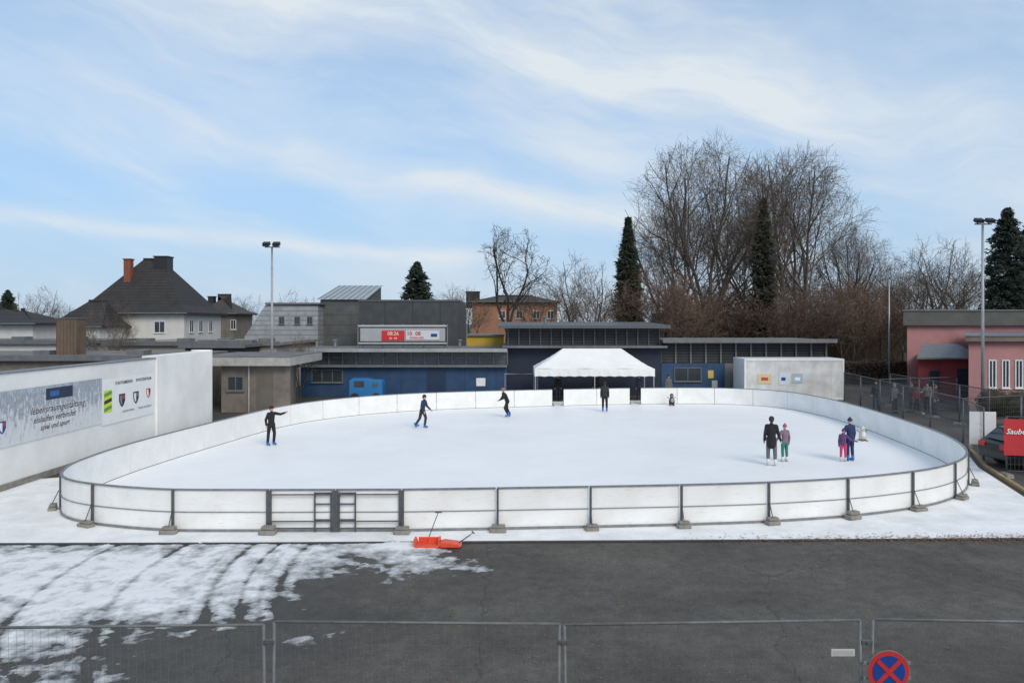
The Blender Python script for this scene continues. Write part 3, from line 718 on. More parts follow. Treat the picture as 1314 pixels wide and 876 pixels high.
for px in (117,150,205): win(th,xa(px-7,Y_),xa(px+7,Y_),za(427,Y_),za(412,Y_),Y_,M_white)
hip_house(xa(88,73),xa(150,73),70,74.6,4.7,7.3,'lower side wing of white house with dark roof',M_offw,M_rooftile,over=.4,ridge=(xa(112,72),xa(135,72)))
M_brt = stripes('brown roof tiles',(.055,.043,.038),(.03,.024,.022),3,'Z',.8)
th,rf,o_ = hip_house(xa(250,98),xa(300,98),98,105,6.3,9.0,'house with brown tiled roof among neighbours',M_brown,M_brt); chimney(rf,o_,272,380,390,.8,101,M_black)
win(th,xa(296,98),xa(303,98),4.3,5.6,98,M_white)
hip_house(-78,-60,90,100,4.6,7.0,'low bungalow with dark roof',M_offw,M_rooftile)
hip_house(xa(-40,66),xa(42,66),66,72,5.0,6.4,'white shed with dark shallow roof',M_offw,M_rooftile)
th,rf,o_ = hip_house(xa(606,110),xa(715,110),110,117,8.2,9.3,'orange rendered apartment house behind bare trees',mat('orange render',(.34,.17,.105),.85,.18,.6,.1),M_brt)
for px in (640,662,684,702):
    win(th,xa(px,110),xa(px,110)+1.0,5.8,7.0,110,M_white)
chimney(rf,o_,607,374,385,2.0,112,M_black)
o_ = Vector((xa(86,44),44,0)); th = thing('wooden_tower',o_,'weathered timber clad box tower beside shed roof','tower')
m = MB(o_); m.box(xa(72,44),xa(98,44),44,45.0,0,za(409,44),stripes('weathered timber',(.15,.105,.07),(.06,.04,.03),5,'X',.88)); part(th,'timber_body',m)
m = MB(o_); m.box(xa(71,44),xa(99,44),43.95,45.05,za(409,44)+.003,za(409,44)+.06,M_fascia); part(th,'cap',m)
M_cor = stripes('corrugated grey siding',(.32,.34,.36),(.22,.23,.25),2.2,'Z',.75,.5)
o_ = Vector((xa(368,70),70,0)); th = thing('metal_hall',o_,'light grey metal sided hall with low gable','building')
x0,x1 = xa(330,70),xa(408,70)
m = MB(o_); m.prism([(x0-1.2,0),(x1,0),(x1,za(392,70)),(x0+.8,za(391,70)),(x0-1.2,za(432,70))],'Y',70,82,M_cor); part(th,'wall',m)
m = MB(o_); m.box(x0+.8,x1+.2,69.8,82.2,za(391,70)+.02,za(391,70)+.2,M_fascia); part(th,'roof',m)
for px in (358,378,394): win(th,xa(px,70),xa(px+7,70),za(416,70),za(406,70),70,M_fascia)
M_anth = stripes('anthracite cladding',(.055,.06,.065),(.03,.03,.033),.42,'X',.97,.5)
M_anth2 = stripes('grey hall cladding',(.10,.105,.105),(.05,.05,.053),1.0,'Z',.95,.6)
d=72; o_ = Vector((xa(447,d),d,0)); th = thing('anthracite_hall',o_,'dark grey hall with glazed monopitch roof','building')
x0,x1 = xa(411,d),xa(468,d)
m = MB(o_); m.prism([(d,0),(d+9,0),(d+9,za(367,d+9)),(d,za(385,d))],'X',x0,x1,M_anth2); part(th,'wall',m)
m = MB(o_); z0_,z1_=za(385,d)+.05,za(367,d+9)+.05
m.add([(x0-.2,d-.3,z0_),(x1+.2,d-.3,z0_),(x1+.2,d+9,z1_),(x0-.2,d+9,z1_)],[(0,1,2,3)],mat('pale glazed roof',(.30,.34,.35),.4,.10,.6,0))
for i in range(9):
    x=x0-.2+(x1-x0+.4)*i/8; m.tube([(x,d-.3,z0_+.03),(x,d+9,z1_+.03)],.035,M_steel,4)
part(th,'roof',m)
d=64; o_ = Vector((xa(530,d),d,0)); th = thing('dark_block',o_,'windowless dark panel clad hall block','building')
m = MB(o_); m.prism([(xa(461,d),d),(xa(588,d),d),(xa(598,d+9),d+9),(xa(461,d),d+9)],'Z',0,za(387,d),M_anth); part(th,'wall',m)
m = MB(o_); m.box(xa(460,d),xa(589,d),d-.06,d+9.1,za(387,d)+.003,za(384.5,d),M_dsteel)
part(th,'roof_edge',m)
o_ = Vector((xa(622,60),60,0)); th = thing('yellow_kiosk',o_,'low yellow rendered kiosk behind clubhouse','building')
m = MB(o_); m.box(xa(599,60),xa(646,60),60,64,0,za(431,60),mat('yellow render',(.50,.34,.05),.8,.1,1,.1)); part(th,'wall',m)
m = MB(o_); m.box(xa(598,60),xa(647,60),59.8,64.2,za(431,60)+.003,za(429,60),M_fascia); part(th,'roof',m)

# scoreboard on the clubhouse roof
o_ = Vector((xa(517,54),54,3.34)); th = thing('scoreboard',o_,'pale electronic scoreboard with red display on flat roof','scoreboard')
m = MB(o_); m.box(xa(462,54),xa(571,54),54.02,54.35,za(438,54),za(421,54),mat('light grey casing',(.36,.37,.39),.5,.08,2,.05)); part(th,'casing',m,bevel=.03)
m = MB(o_); m.box(xa(460,54),xa(573,54),53.98,54.4,za(419,54),za(417,54),mat('pale frame metal',(.5,.5,.5),.5,.08,2,.05))
m.box(xa(460,54),xa(573,54),53.98,54.4,za(441,54),za(439.5,54),mat('pale frame metal',(.5,.5,.5)))
for px in (464,490,516,543,569): m.tube([(xa(px,54),54.42,3.34),(xa(px,54),54.42,za(416,54))],.04,M_steel,6)
for px in (459,574): m.tube([(xa(px,54),54.1,3.34),(xa(px,54),54.1,za(416,54))],.04,M_steel,6)
part(th,'frame',m)
m = MB(o_); m.box(xa(490,54),xa(519,54),53.96,53.996,za(437,54),za(424,54),mat('red display panel',(.55,.025,.025),.5,.1,2,0)); part(th,'red_display',m)
m = MB(o_); m.box(xa(521,54),xa(564,54),53.96,53.996,za(436,54),za(424,54),mat('score white panel',(.60,.60,.62),.5,.05,2,0)); part(th,'white_panel',m)
text(th,'digits','08:26',.38,Mfront(xa(504.5,54)-o_.x,53.95-o_.y,za(428,54)-o_.z),mat('lit digits',(.85,.55,.48),.5,.05,2,0),'CENTER',0,.006)
text(th,'digits','00  00',.22,Mfront(xa(504.5,54)-o_.x,53.95-o_.y,za(434,54)-o_.z),mat('lit digits',(.85,.45,.38),.5,.05,2,0),'CENTER',0,.004)
text(th,'digits','10  08',.40,Mfront(xa(531,54)-o_.x,53.95-o_.y,za(428,54)-o_.z),sr,'CENTER',0,.012)
text(th,'lettering','SPARKASSE',.20,Mfront(xa(535,54)-o_.x,53.95-o_.y,za(433.5,54)-o_.z),sr,'CENTER',0,.004)
m = MB(o_); m.box(xa(553,54),xa(561,54),53.95,53.958,za(432,54),za(428,54),M_blue); part(th,'logo',m)

# container
M_cont = stripes('smooth pale steel panels',(.60,.60,.59),(.52,.52,.52),.8,'X',.97,.5,.15)
d=49.5; x0,x1=xa(955,d),xa(1083,d); o_=Vector(((x0+x1)/2,d,0)); th = thing('shipping_container',o_,'pale steel site container with small posters','container')
zt = za(460,d)
m = MB(o_); m.box(x0+.1,x1-.1,d,d+2.4,.12,zt-.1,M_cont); part(th,'body',m)
m = MB(o_)
for z in (.05,zt-.15): m.box(x0,x1,d-.04,d+2.44,z,z+.14,M_white)
for x in (x0,x1-.12): m.box(x,x+.12,d-.038,d+2.43,.192,zt-.152,M_white)
part(th,'frame',m)
for px,w_,z0_,z1_,c,c2 in ((981,.45,492,480,plainmat('yellow poster',(.60,.50,.28)),sr),(1005,.28,494,477,plainmat('pale poster',(.55,.62,.68)),M_blue),(1023,.36,491,479,plainmat('blue poster',(.35,.45,.52)),M_wl)):
    m = MB(o_); m.box(xa(px,d)-w_,xa(px,d)+w_,d-.03,d-.012,za(z0_,d),za(z1_,d),c); m.box(xa(px,d)-w_*.5,xa(px,d)+w_*.5,d-.045,d-.0305,za(488,d),za(484,d),c2); part(th,'poster',m)

# pink buildings on the right
M_pink = mat('pink render',(.40,.20,.20),.85,.14,.7,.15); M_pink2 = mat('red render',(.32,.06,.07),.85,.12,.7,.15)
def skew(m_, mt, pxl, xr_, y0, y1, z0, z1, k=1.0):
    m_.prism([(xa(pxl,y0),y0),(xr_,y0),(xr_,y1),(xa(pxl,y1)*k,y1)],'Z',z0,z1,mt)
o_ = Vector((40,57,0)); th = thing('pink_hall',o_,'pink rendered hall with dark flat roof edges','building')
m = MB(o_); skew(m,M_pink,1164,62,57,75,0,5.0); part(th,'wall',m)
m = MB(o_); skew(m,mat('dark roof fascia',(.085,.085,.08),.7,.2,1,.1),1159,62.3,56.6,75.3,5.003,6.1); skew(m,M_fascia,1158,62.4,56.5,75.4,6.103,6.2); part(th,'roof',m)
m = MB(o_); skew(m,M_pink2,1178,xa(1262,50),50,56.9,0,za(459,50)); part(th,'annex_wall',m,label='red rendered annex wall')
m = MB(o_); xx0,xx1 = xa(1170,50),xa(1262,50)
m.add([(xx0,49.4,za(461,49.4)),(xx1,49.4,za(461,49.4)),(xx1,53,za(443,53)),(xa(1184,53),53,za(443,53)),(xx0,49.4,za(459,49.4)),(xx1,49.4,za(459,49.4)),(xx1,53,za(441,53)),(xa(1184,53),53,za(441,53))],
  [(0,3,2,1),(4,5,6,7),(0,1,5,4),(1,2,6,5),(2,3,7,6),(3,0,4,7)],M_fascia); part(th,'annex_roof',m)
win(th,xa(1192,50),xa(1206,50),.9,2.0,50,M_dsteel)
m = MB(o_); m.box(xa(1228,50),xa(1246,50),49.94,49.996,0,2.1,M_glass); part(th,'door',m)
o_ = Vector((33,42,0)); th = thing('pink_wing',o_,'lower pink wing with white framed windows','building')
m = MB(o_); skew(m,M_pink,1243,48,42,56,0,4.15); part(th,'wall',m)
m = MB(o_); skew(m,mat('brown roof edge',(.17,.13,.11),.7,.2,1,.1),1239,48.3,41.6,56.3,4.153,4.42); skew(m,M_fascia,1238,48.4,41.55,56.4,4.423,4.50); part(th,'roof',m)
for px in (1268,1285,1302,1322,1345): win(th,xa(px,42),xa(px+10,42),1.5,3.1,42,M_white)
m = MB(o_); m.box(xa(1243,42),48,41.96,41.997,0,.5,M_conc); part(th,'plinth',m)

# ------------------------------------------------------------------ gazebo tent
M_tent = mat('white tent fabric',(.80,.79,.77),.75,.05,1.2,.15,bscale=3)
d0,d1=47.9,51.4; x0,x1=xa(686,48),xa(840,48); ez=za(473,48); vb=za(483,48)
o_=Vector(((x0+x1)/2,d0,0)); th=thing('party_tent',o_,'white pavilion tent with hipped canopy behind rink','tent')
m=MB(o_); rz_=za(447,49.6)
vs=[]; NX=24; NY=10
def tz(u,v):
    x=x0+(x1-x0)*u
    fx=min(1,min(x-x0,x1-x)/1.9); fy=1-abs(v-.5)*2
    t=min(fx,fy); return ez+(rz_-ez)*(t**1.12)+.03*math.sin(u*math.pi*6)*(1-t)
for j in range(NY+1):
    for i in range(NX+1):
        u=i/NX;v=j/NY; vs.append((x0+(x1-x0)*u,d0+(d1-d0)*v,tz(u,v)))
fs=[(j*(NX+1)+i,j*(NX+1)+i+1,(j+1)*(NX+1)+i+1,(j+1)*(NX+1)+i) for j in range(NY) for i in range(NX)]
m.add(vs,fs,M_tent); part(th,'canopy',m)
m=MB(o_)
def val(p,q,n_):
    vs=[]
    for i in range(n_+1):
        t=i/n_; x=p[0]+(q[0]-p[0])*t; y=p[1]+(q[1]-p[1])*t; w=.02*math.sin(i*2.1)
        vs+= [(x,y,ez+.004),(x+w*.3,y+w-.02,vb+.04*abs(math.sin(i*math.pi/3)))]
    m.add(vs,[(2*i,2*i+1,2*i+3,2*i+2) for i in range(n_)],M_tent)
val((x0,d0),(x1,d0),36);val((x0,d0),(x0,d1),18);val((x1,d0),(x1,d1),18);val((x0,d1),(x1,d1),36); part(th,'valance',m)
for (x,y) in ((x0+.06,d0+.06),(x1-.06,d0+.06),(x0+.06,d1-.06),(x1-.06,d1-.06),((x0+x1)/2,d0+.06)):
    m=MB(o_); m.box(x-.03,x+.03,y-.03,y+.03,.02,ez-.05,M_pole); part(th,'leg',m)
o_=Vector((xa(668,50),50,0)); m=MB(o_); xa0,xb0=xa(648,50),xa(690,50)
m.tube([(xa0,50,0),(xa0,50,1.75),(xb0,50,1.75),(xb0,50,0)],.035,M_pole,8); m.tube([(xa0,51,0),(xa0,50,1.75)],.025,M_pole,6); m.tube([(xb0,51,0),(xb0,50,1.75)],.025,M_pole,6)
m.tube([(xa0,51,.03),(xb0,51,.03)],.03,M_pole,6)
single('goal_frame',m,o_,'white tubular metal goal frame standing by clubhouse','goal')

# ------------------------------------------------------------------ floodlight masts
def mast(px,d,ztop,label):
    x=xa(px,d); th=thing('floodlight_mast',(x,d,0),label,'floodlight','floodlight masts')
    m=MB(); m.tube([(0,0,0),(0,0,ztop-.2)],[.10,.06],M_pole,10); part(th,'pole',m,smooth=True)
    m=MB(); m.tube([(-.45,0,ztop-.2),(.5,0,ztop-.2)],.035,M_dsteel,6); part(th,'crossarm',m)
    for sx_ in (-.3,.32):
        m=MB(); c=(sx_,-.15,ztop-.02)
        m.obox(c,(.42,.34,.20),M_black,rx=.45); m.obox((c[0],c[1]-.12,c[2]-.12),(.36,.26,.02),M_glass,rx=.45)
        m.tube([(sx_,0,ztop-.2),(sx_,-.1,ztop-.05)],.03,M_black,6); part(th,'lamp',m,bevel=.02)
mast(349,46.2,za(313,46.2),'tall steel floodlight mast beside the rink boards')
mast(1261,40.8,za(283,40.8),'tall steel floodlight mast before pink building')
m=MB(); m.tube([(0,0,0),(0,0,za(360,62))],[.09,.05],M_pole,8); m.tube([(0,0,4.2),(.6,0,4.2)],.03,M_pole,6); m.ball((0,0,za(360,62)),.07,M_pole,8,6)
single('flagpole',m,(xa(1141,62),62,0),'thin pale metal flagpole among bare trees','pole',smooth=True)

# ------------------------------------------------------------------ trees
def mkbark(n_,c): return mat(n_,c,.95,.3,2,0)
B1=mkbark('bark grey brown',(.105,.088,.072)); B2=mkbark('bark dark',(.045,.038,.034)); B3=mkbark('bark reddish',(.11,.082,.064)); T1=mkbark('twigs',(.145,.108,.082)); T3=mkbark('twigs reddish',(.155,.103,.077)); T2=mkbark('twigs dark',(.08,.063,.052))
def bare_tree(seed,Ht,env,tr,bark,twig,stems=1,fork=.2,counts=(9,7,6,4),up=.10,ang=(.35,.75),wob=.10,minr=.016,leaves=0,leafm=None,low=.15,stemang=.35):
    """env=(cz,rz,rx) ellipsoid the crown grows into (fractions of Ht)"""
    R=random.Random(seed); T=MB(); Cw=MB(); tips=[]
    cz,erz,erx=env[0]*Ht,env[1]*Ht,env[2]*Ht
    def out(p,soft):
        a=math.atan2(p.y,p.x)
        bump=1+.13*math.sin(a*3+p.z*.35+seed)+.09*math.sin(a*7-p.z*.6)+soft
        return (p.x/erx)**2+(p.y/erx)**2+((p.z-cz)/erz)**2 > bump
    def grow(p,d,Lh,r,lv):
        ns=(9,7,5,4,3)[lv]; pts=[p.copy()]; rs=[r]; dd=d.copy(); q=p.copy(); recs=[]
        w=wob*(1+.3*lv); soft=R.uniform(-.16,.16)
        for i in range(ns):
            dd=(dd+Vector((R.gauss(0,w),R.gauss(0,w),R.gauss(0,w*.6)+up*(1 if lv<3 else .4)))).normalized()
            q=q+dd*(Lh/ns)
            if i>0 and q.z>cz*.5 and out(q,soft): break
            t=(i+1)/ns; rr=max(minr*.55,r*(1-.80*t)); pts.append(q.copy()); rs.append(rr); recs.append((q.copy(),dd.copy(),rr,t))
        if len(recs)<2 and lv>0:
            return
        tgt=T if lv<=1 else Cw
        tgt.tube(pts,rs,bark if lv<=2 else twig,(8,5,4,3,3)[lv],caps=False)
        if lv>=4: tips.append(pts[-1]); return
        n_=len(recs); frac=n_/ns
        nch=max(1,int(counts[min(lv,3)]*R.uniform(.85,1.15)*frac+.5))
        for c in range(nch):
            t=(c+R.uniform(.2,.9))/nch; t0=low if lv==0 else .12; t=t0+t*(1-t0)
            i=min(n_-1,int(t*n_)); q0,d0_,r0_,_=recs[i]; pp=pts[i].lerp(pts[i+1],min(1,t*n_-i))
            ax=d0_.orthogonal().normalized(); ax.rotate(Matrix.Rotation(c*2.4+R.uniform(-.5,.5),3,d0_))
            nd=(Matrix.Rotation(R.uniform(*ang),3,ax)@d0_).normalized()
            l2=Lh*R.uniform(.50,.72)*(1-.50*t if lv==0 else 1-.35*t)
            grow(pp,nd,l2,max(minr,min(r0_*.75,r*(1-.7*t)*.60)),lv+1)
    if stems==1: grow(Vector((0,0,0)),Vector((0,0,1)),Ht*1.0,tr,0)
    else:
        T.tube([(0,0,0),(0,0,Ht*fork*.5),(0,0,Ht*fork)],[tr*1.3,tr,tr*.9],bark,10,caps=False)
        for s_ in range(stems):
            a=2*math.pi*s_/stems+R.uniform(-.3,.3); k=stemang*R.uniform(.35,1.0)
            grow(Vector((0,0,Ht*fork*.93)),Vector((math.cos(a)*k,math.sin(a)*k,1)).normalized(),Ht*(1-fork)*R.uniform(.95,1.08),tr*.55,0)
    if leaves:
        for i in range(leaves):
            p=R.choice(tips)+Vector((R.gauss(0,.4),R.gauss(0,.4),R.gauss(0,.4))); s_=R.uniform(.05,.10)
            a=Vector((R.gauss(0,1),R.gauss(0,1),R.gauss(0,1))).normalized(); b=a.orthogonal()
            Cw.add([p-a*s_,p+b*s_*.7,p+a*s_],[(0,1,2)],leafm)
    return T.mesh('trunk'),Cw.mesh('crown')
def tree(name,meshes,loc,label,cat='tree',grp=None,rz=0,sc=1):
    th=thing(name,loc,label,cat,grp,rz); th.scale=(sc,)*3 if not hasattr(sc,'__len__') else sc
    part(th,'trunk',meshes[0]); part(th,'crown',meshes[1]); return th
big1=bare_tree(11,25.5,(.55,.455,.37),.42,B1,T1,stems=5,fork=.13,counts=(11,8,7,4),up=.055,minr=.0165,stemang=.52,ang=(.38,.85),wob=.11)
big2=bare_tree(23,25.5,(.55,.455,.34),.40,B1,T1,stems=5,fork=.11,counts=(11,8,7,4),up=.060,minr=.0165,stemang=.46,ang=(.38,.85),wob=.11)
med=bare_tree(31,14,(.60,.42,.34),.30,B2,T2,stems=3,fork=.30,counts=(6,5,5,3),up=.05,wob=.22,ang=(.45,1.0),minr=.018,stemang=.6)
med2=bare_tree(37,13,(.58,.44,.42),.24,B1,T1,stems=4,fork=.12,counts=(7,7,6,3),up=.045,minr=.0145,stemang=.7,ang=(.4,.85))
beech=bare_tree(41,10.5,(.52,.50,.46),.16,B3,T3,stems=4,fork=.06,counts=(7,7,6,3),up=.04,minr=.017,stemang=.7,ang=(.4,.9),leaves=2200,leafm=mat('dry beech leaves',(.155,.092,.062),.9,.35,2,0))
G='bare deciduous trees behind the clubhouse'
tree('bare_tree',big1,(xa(908,82),82,0),'very tall bare tree with upright fanning branches',grp=G,rz=.4)
tree('bare_tree',big2,(xa(1025,84),84,0),'very tall bare multi stemmed tree with fine twigs',grp=G,rz=2.0,sc=(1,1,.99))
tree('bare_tree',big2,(xa(866,94),94,0),'tall bare tree leaning over its neighbour',grp=G,rz=4.0,sc=.84)
tree('bare_tree',big1,(xa(968,98),98,0),'tall bare tree standing between larger trees',grp=G,rz=3.3,sc=.88)
tree('bare_tree',big1,(xa(1095,88),88,0),'bare broad tree at the end of the row',grp=G,rz=5.1,sc=(.60,.60,.68))
tree('bare_tree',med2,(xa(1195,95),95,0),'bare tree behind the pink hall',grp=G,rz=1,sc=1.25)
tree('bare_tree',med2,(xa(1160,92),92,0),'bare spreading tree behind the pink hall',grp=G,rz=2,sc=1.0)
tree('bare_tree',med2,(xa(1236,90),90,0),'bare tree close to the dark conifer',grp=G,rz=3,sc=1.15)
tree('bare_tree',med,(xa(652,70),70,0),'dark bare tree with gnarled open crown',grp=G,rz=.8,sc=(.90,.90,1.02))
tree('bare_tree',med2,(xa(742,74),74,0),'broad bare tree with dense fine twigs',grp=G,rz=2.4,sc=(.92,.92,.93))
tree('bare_tree',med2,(xa(700,82),82,0),'smaller bare tree in front of orange house',grp=G,rz=4.4,sc=.78)
tree('bare_tree',med2,(xa(775,86),86,0),'smaller bare tree beside the columnar conifer',grp=G,rz=4.9,sc=.78)
tree('bare_tree',med2,(xa(600,88),88,0),'smaller bare tree beside dark hall',grp=G,rz=5.4,sc=.72)
tree('bare_tree',med2,(xa(380,88),88,0),'bare tree rising behind metal hall',grp=G,rz=3.4,sc=(.55,.55,.70))
tree('bare_tree',med2,(xa(50,100),100,0),'bare tree on the far side of the bungalow',grp=G,rz=.4,sc=(.65,.65,.78))
tree('bare_tree',med2,(xa(138,52),52,0),'slender bare young tree before the white house',grp=G,rz=1.4,sc=(.38,.38,.52))
tree('bare_tree',med2,(xa(385,50),50,0),'small bare shrub-like tree over garage roof',grp=G,rz=2.7,sc=(.25,.25,.36))
k=0
for px,d,s_ in ((842,74,.98),(880,76,.9),(925,78,1.0),(965,80,.85),(1005,75,.95),(1050,76,1.0),(1095,78,.9),(1130,80,.85),(860,95,1.15),(910,98,1.1),(950,98,1.1),(1000,97,1.1),(1040,97,1.15),(1080,96,1.1),(1110,98,1.0),(1150,84,.75)):
    tree('beech_tree',beech,(xa(px,d),d,0),'brown twiggy beech still holding some dry leaves',grp='beeches with dry brown leaves',rz=k*1.3,sc=(s_,s_,s_*random.uniform(.88,1.1))); k+=1
k=0
for px,d,s_ in ((-5,130,.6),(80,150,.7),(330,140,.8),(300,150,.8),(580,150,1.0),(750,130,.8),(800,140,.9),(1150,130,1.2),(1210,140,1.2),(1260,120,1.1),(1300,110,1.1)):
    tree('bare_tree',med2,(xa(px,d),d,0),'distant bare tree on the skyline',grp='distant bare trees',rz=k*2.1,sc=s_); k+=1

def conifer(seed,Ht,R0,n_,col,shape='cone',trunkr=.2,ls=.38):
    R=random.Random(seed); T=MB(); T.tube([(0,0,0),(0,0,Ht*.9)],[trunkr,.04],B2,8); Cw=MB()
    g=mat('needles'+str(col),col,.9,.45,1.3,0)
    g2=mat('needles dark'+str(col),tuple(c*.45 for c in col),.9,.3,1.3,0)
    nb=int(n_/26)
    for b_ in range(nb):
        t=R.random()**(.8); z=Ht*(.05+.95*t)
        if shape=='cone': rr=R0*(1-t)**.85+.12
        elif shape=='round': rr=R0*min(1,(1-t)*1.9)**.7*(.85+.15*math.sin(t*9))+.08
        else: rr=R0*min(1,(1-t)*2.8)**.85*(.85+.15*math.sin(t*5))+.08
        a=R.uniform(0,6.283); rr*=R.uniform(.7,1.1); droop=-.25 if shape!='column' else .5
        bd=Vector((math.cos(a),math.sin(a),droop))
        for i in range(26):
            u=R.random()**.6; p=Vector((0,0,z))+bd*(rr*u)+Vector((R.gauss(0,.16),R.gauss(0,.16),R.gauss(0,.12)))*(.5+rr*.25)
            s_=ls*R.uniform(.4,1.0); dv=Vector((math.cos(a)+R.gauss(0,.5),math.sin(a)+R.gauss(0,.5),R.gauss(-.1,.5))).normalized(); w=dv.orthogonal().normalized()*s_*.28
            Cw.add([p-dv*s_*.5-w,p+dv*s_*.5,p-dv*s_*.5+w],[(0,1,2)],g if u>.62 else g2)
    return T.mesh('trunk'),Cw.mesh('crown')
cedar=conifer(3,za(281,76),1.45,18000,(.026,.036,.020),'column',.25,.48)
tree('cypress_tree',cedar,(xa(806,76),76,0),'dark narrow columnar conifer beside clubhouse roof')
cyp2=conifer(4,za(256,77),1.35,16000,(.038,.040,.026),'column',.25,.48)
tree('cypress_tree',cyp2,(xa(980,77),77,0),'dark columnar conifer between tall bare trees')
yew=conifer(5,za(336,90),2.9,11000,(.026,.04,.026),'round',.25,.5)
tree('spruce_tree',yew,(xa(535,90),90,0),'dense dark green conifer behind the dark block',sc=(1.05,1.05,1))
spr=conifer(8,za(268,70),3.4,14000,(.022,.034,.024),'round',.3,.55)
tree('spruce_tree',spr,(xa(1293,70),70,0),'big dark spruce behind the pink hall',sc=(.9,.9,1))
tree('spruce_tree',spr,(xa(1330,76),76,0),'big dark spruce partly behind another',rz=2,sc=1.05)
tree('spruce_tree',yew,(xa(10,110),110,0),'dark conifer beyond the bungalow',rz=1,sc=(.8,.8,.8))
M_hd=mat('hedge leaves',(.04,.05,.022),.9,.4,2,0); M_hd2=mat('hedge leaves brown',(.06,.042,.025),.9,.4,2,0)
def leafs(Cw,pts,s0,s1,ma,mb_,fr=.7):
    for p in pts:
        s_=random.uniform(s0,s1); a=Vector((random.gauss(0,1),random.gauss(0,1),random.gauss(0,1))).normalized(); b=a.orthogonal()
        Cw.add([p-a*s_,p+b*s_,p+a*s_],[(0,1,2)],ma if random.random()<fr else mb_)
def shrub(px,py,d,r,label):
    x=xa(px,d); zc=max(r*.9,za(py,d)); th=thing('round_shrub',(x,d,0),label,'shrub','clipped round shrubs')
    T=MB(); T.tube([(0,0,0),(0,0,zc)],[.06,.03],B2,6); part(th,'trunk',T); Cw=MB()
    Cw.ball((0,0,zc),r*.86,M_hd2,14,10)
    pts=[]
    for i in range(2600):
        v=Vector((random.gauss(0,1),random.gauss(0,1),random.gauss(0,1))).normalized(); pts.append(Vector((0,0,zc))+v*r*random.uniform(.84,1.04))
    leafs(Cw,pts,.02,.05,M_hd,M_hd2)
    part(th,'crown',Cw)
shrub(1275,518,38,.80,'clipped round evergreen shrub by pink wing'); shrub(1310,523,36,.88,'clipped round shrub in front of windows')
M_bh=mat('brown hedge leaves',(.13,.085,.058),.9,.4,2,0)
def hedge(x0,x1,y,h,label,c1,c2,n_=7000):
    th=thing('hedge',((x0+x1)/2,y,0),label,'hedge'); Cw=MB(((x0+x1)/2,y,0)); Cw.box(x0+.2,x1-.2,y-.4,y+.4,0,h-.5,c2)
    pts=[]
    for i in range(n_):
        x=random.uniform(x0,x1); top=h*(.85+.22*noise.noise(Vector((x*.6,y,1)))+.12*noise.noise(Vector((x*2.1,y,7))))
        pts.append(Vector((x,y+random.uniform(-.65,.65),random.uniform(.1,1)**.7*top)))
    leafs(Cw,pts,.05,.13,c1,c2); part(th,'foliage',Cw)
hedge(xa(1070,63),xa(1165,63),63,2.3,'brown leaved hedge at the yard edge',M_bh,M_hd2)
hedge(xa(780,72),xa(860,72),66,4.3,'dark brownish hedge behind clubhouse roof',M_bh,M_hd2)
hedge(xa(835,102),xa(1165,102),102,7.0,'long dark brown copse hedge beneath the bare trees',M_bh,M_hd2,16000)

# ------------------------------------------------------------------ snow pushers
p=at(551,700,17.3); o_=Vector((p.x,17.2,0.0))
th=thing('snow_scoop',o_,'orange plastic snow scoop lying on the wet asphalt','snow shovel')
m=MB(); m.prism([(-.30,.02),(.22,.02),(.27,.05),(.26,.20),(.22,.20),(.22,.07),(-.26,.06),(-.31,.19),(-.35,.19)],'Y',-.17,.2,M_orange); m.box(-.26,.22,.17,.199,.061,.18,M_orange); part(th,'scoop',m,bevel=.01)
m=MB(); m.tube([(-.05,.15,.10),(.14,.55,.60),(.16,.58,.65)],.010,M_black,6); m.tube([(.08,.58,.65),(.25,.58,.65)],.013,M_black,6); part(th,'handle',m)
th=thing('snow_pusher',o_+Vector((.52,-.02,0)),'red snow pusher with dark handle beside the scoop','snow shovel')
m=MB(); m.prism([(-.24,.02),(.20,.02),(.25,.06),(.16,.11),(-.15,.15),(-.27,.12)],'Y',-.14,.17,M_orange); part(th,'scoop',m,bevel=.015)
m=MB(); m.tube([(.14,0,.08),(.42,.12,.24),(.50,.15,.30)],.013,M_black,6); m.tube([(.47,.24,.30),(.53,.06,.30)],.015,M_black,6); part(th,'handle',m)

# ------------------------------------------------------------------ blue ice machine
M_bm=mat('bright blue paint',(.02,.16,.38),.4,.1,2,.05)
d=49; o_=Vector((xa(471,d),d,0)); th=thing('ice_resurfacer',o_,'small bright blue ice resurfacing vehicle behind boards','vehicle')
m=MB(); m.prism([(-1.1,.35),(1.1,.35),(1.1,1.25),(1.05,1.42),(.35,1.46),(.2,1.5),(-.9,1.5),(-1.1,1.4)],'Y',-.5,.6,M_bm); part(th,'body',m,bevel=.04)
m=MB(); m.box(-.75,-.1,-.52,-.503,.98,1.38,M_glass); m.box(.45,.8,-.52,-.503,1.0,1.25,M_dsteel); part(th,'window',m)
m=MB(); m.box(-.95,.25,-.45,.55,1.503,1.54,M_bm); part(th,'roof',m)
for x in (-.7,.7):
    for y in (-.5,.6):
        m=MB(); m.prism([(x+.3*math.cos(a*.3142),.3+.3*math.sin(a*.3142)) for a in range(20)],'Y',y-.09,y+.09,M_black); part(th,'wheel',m)

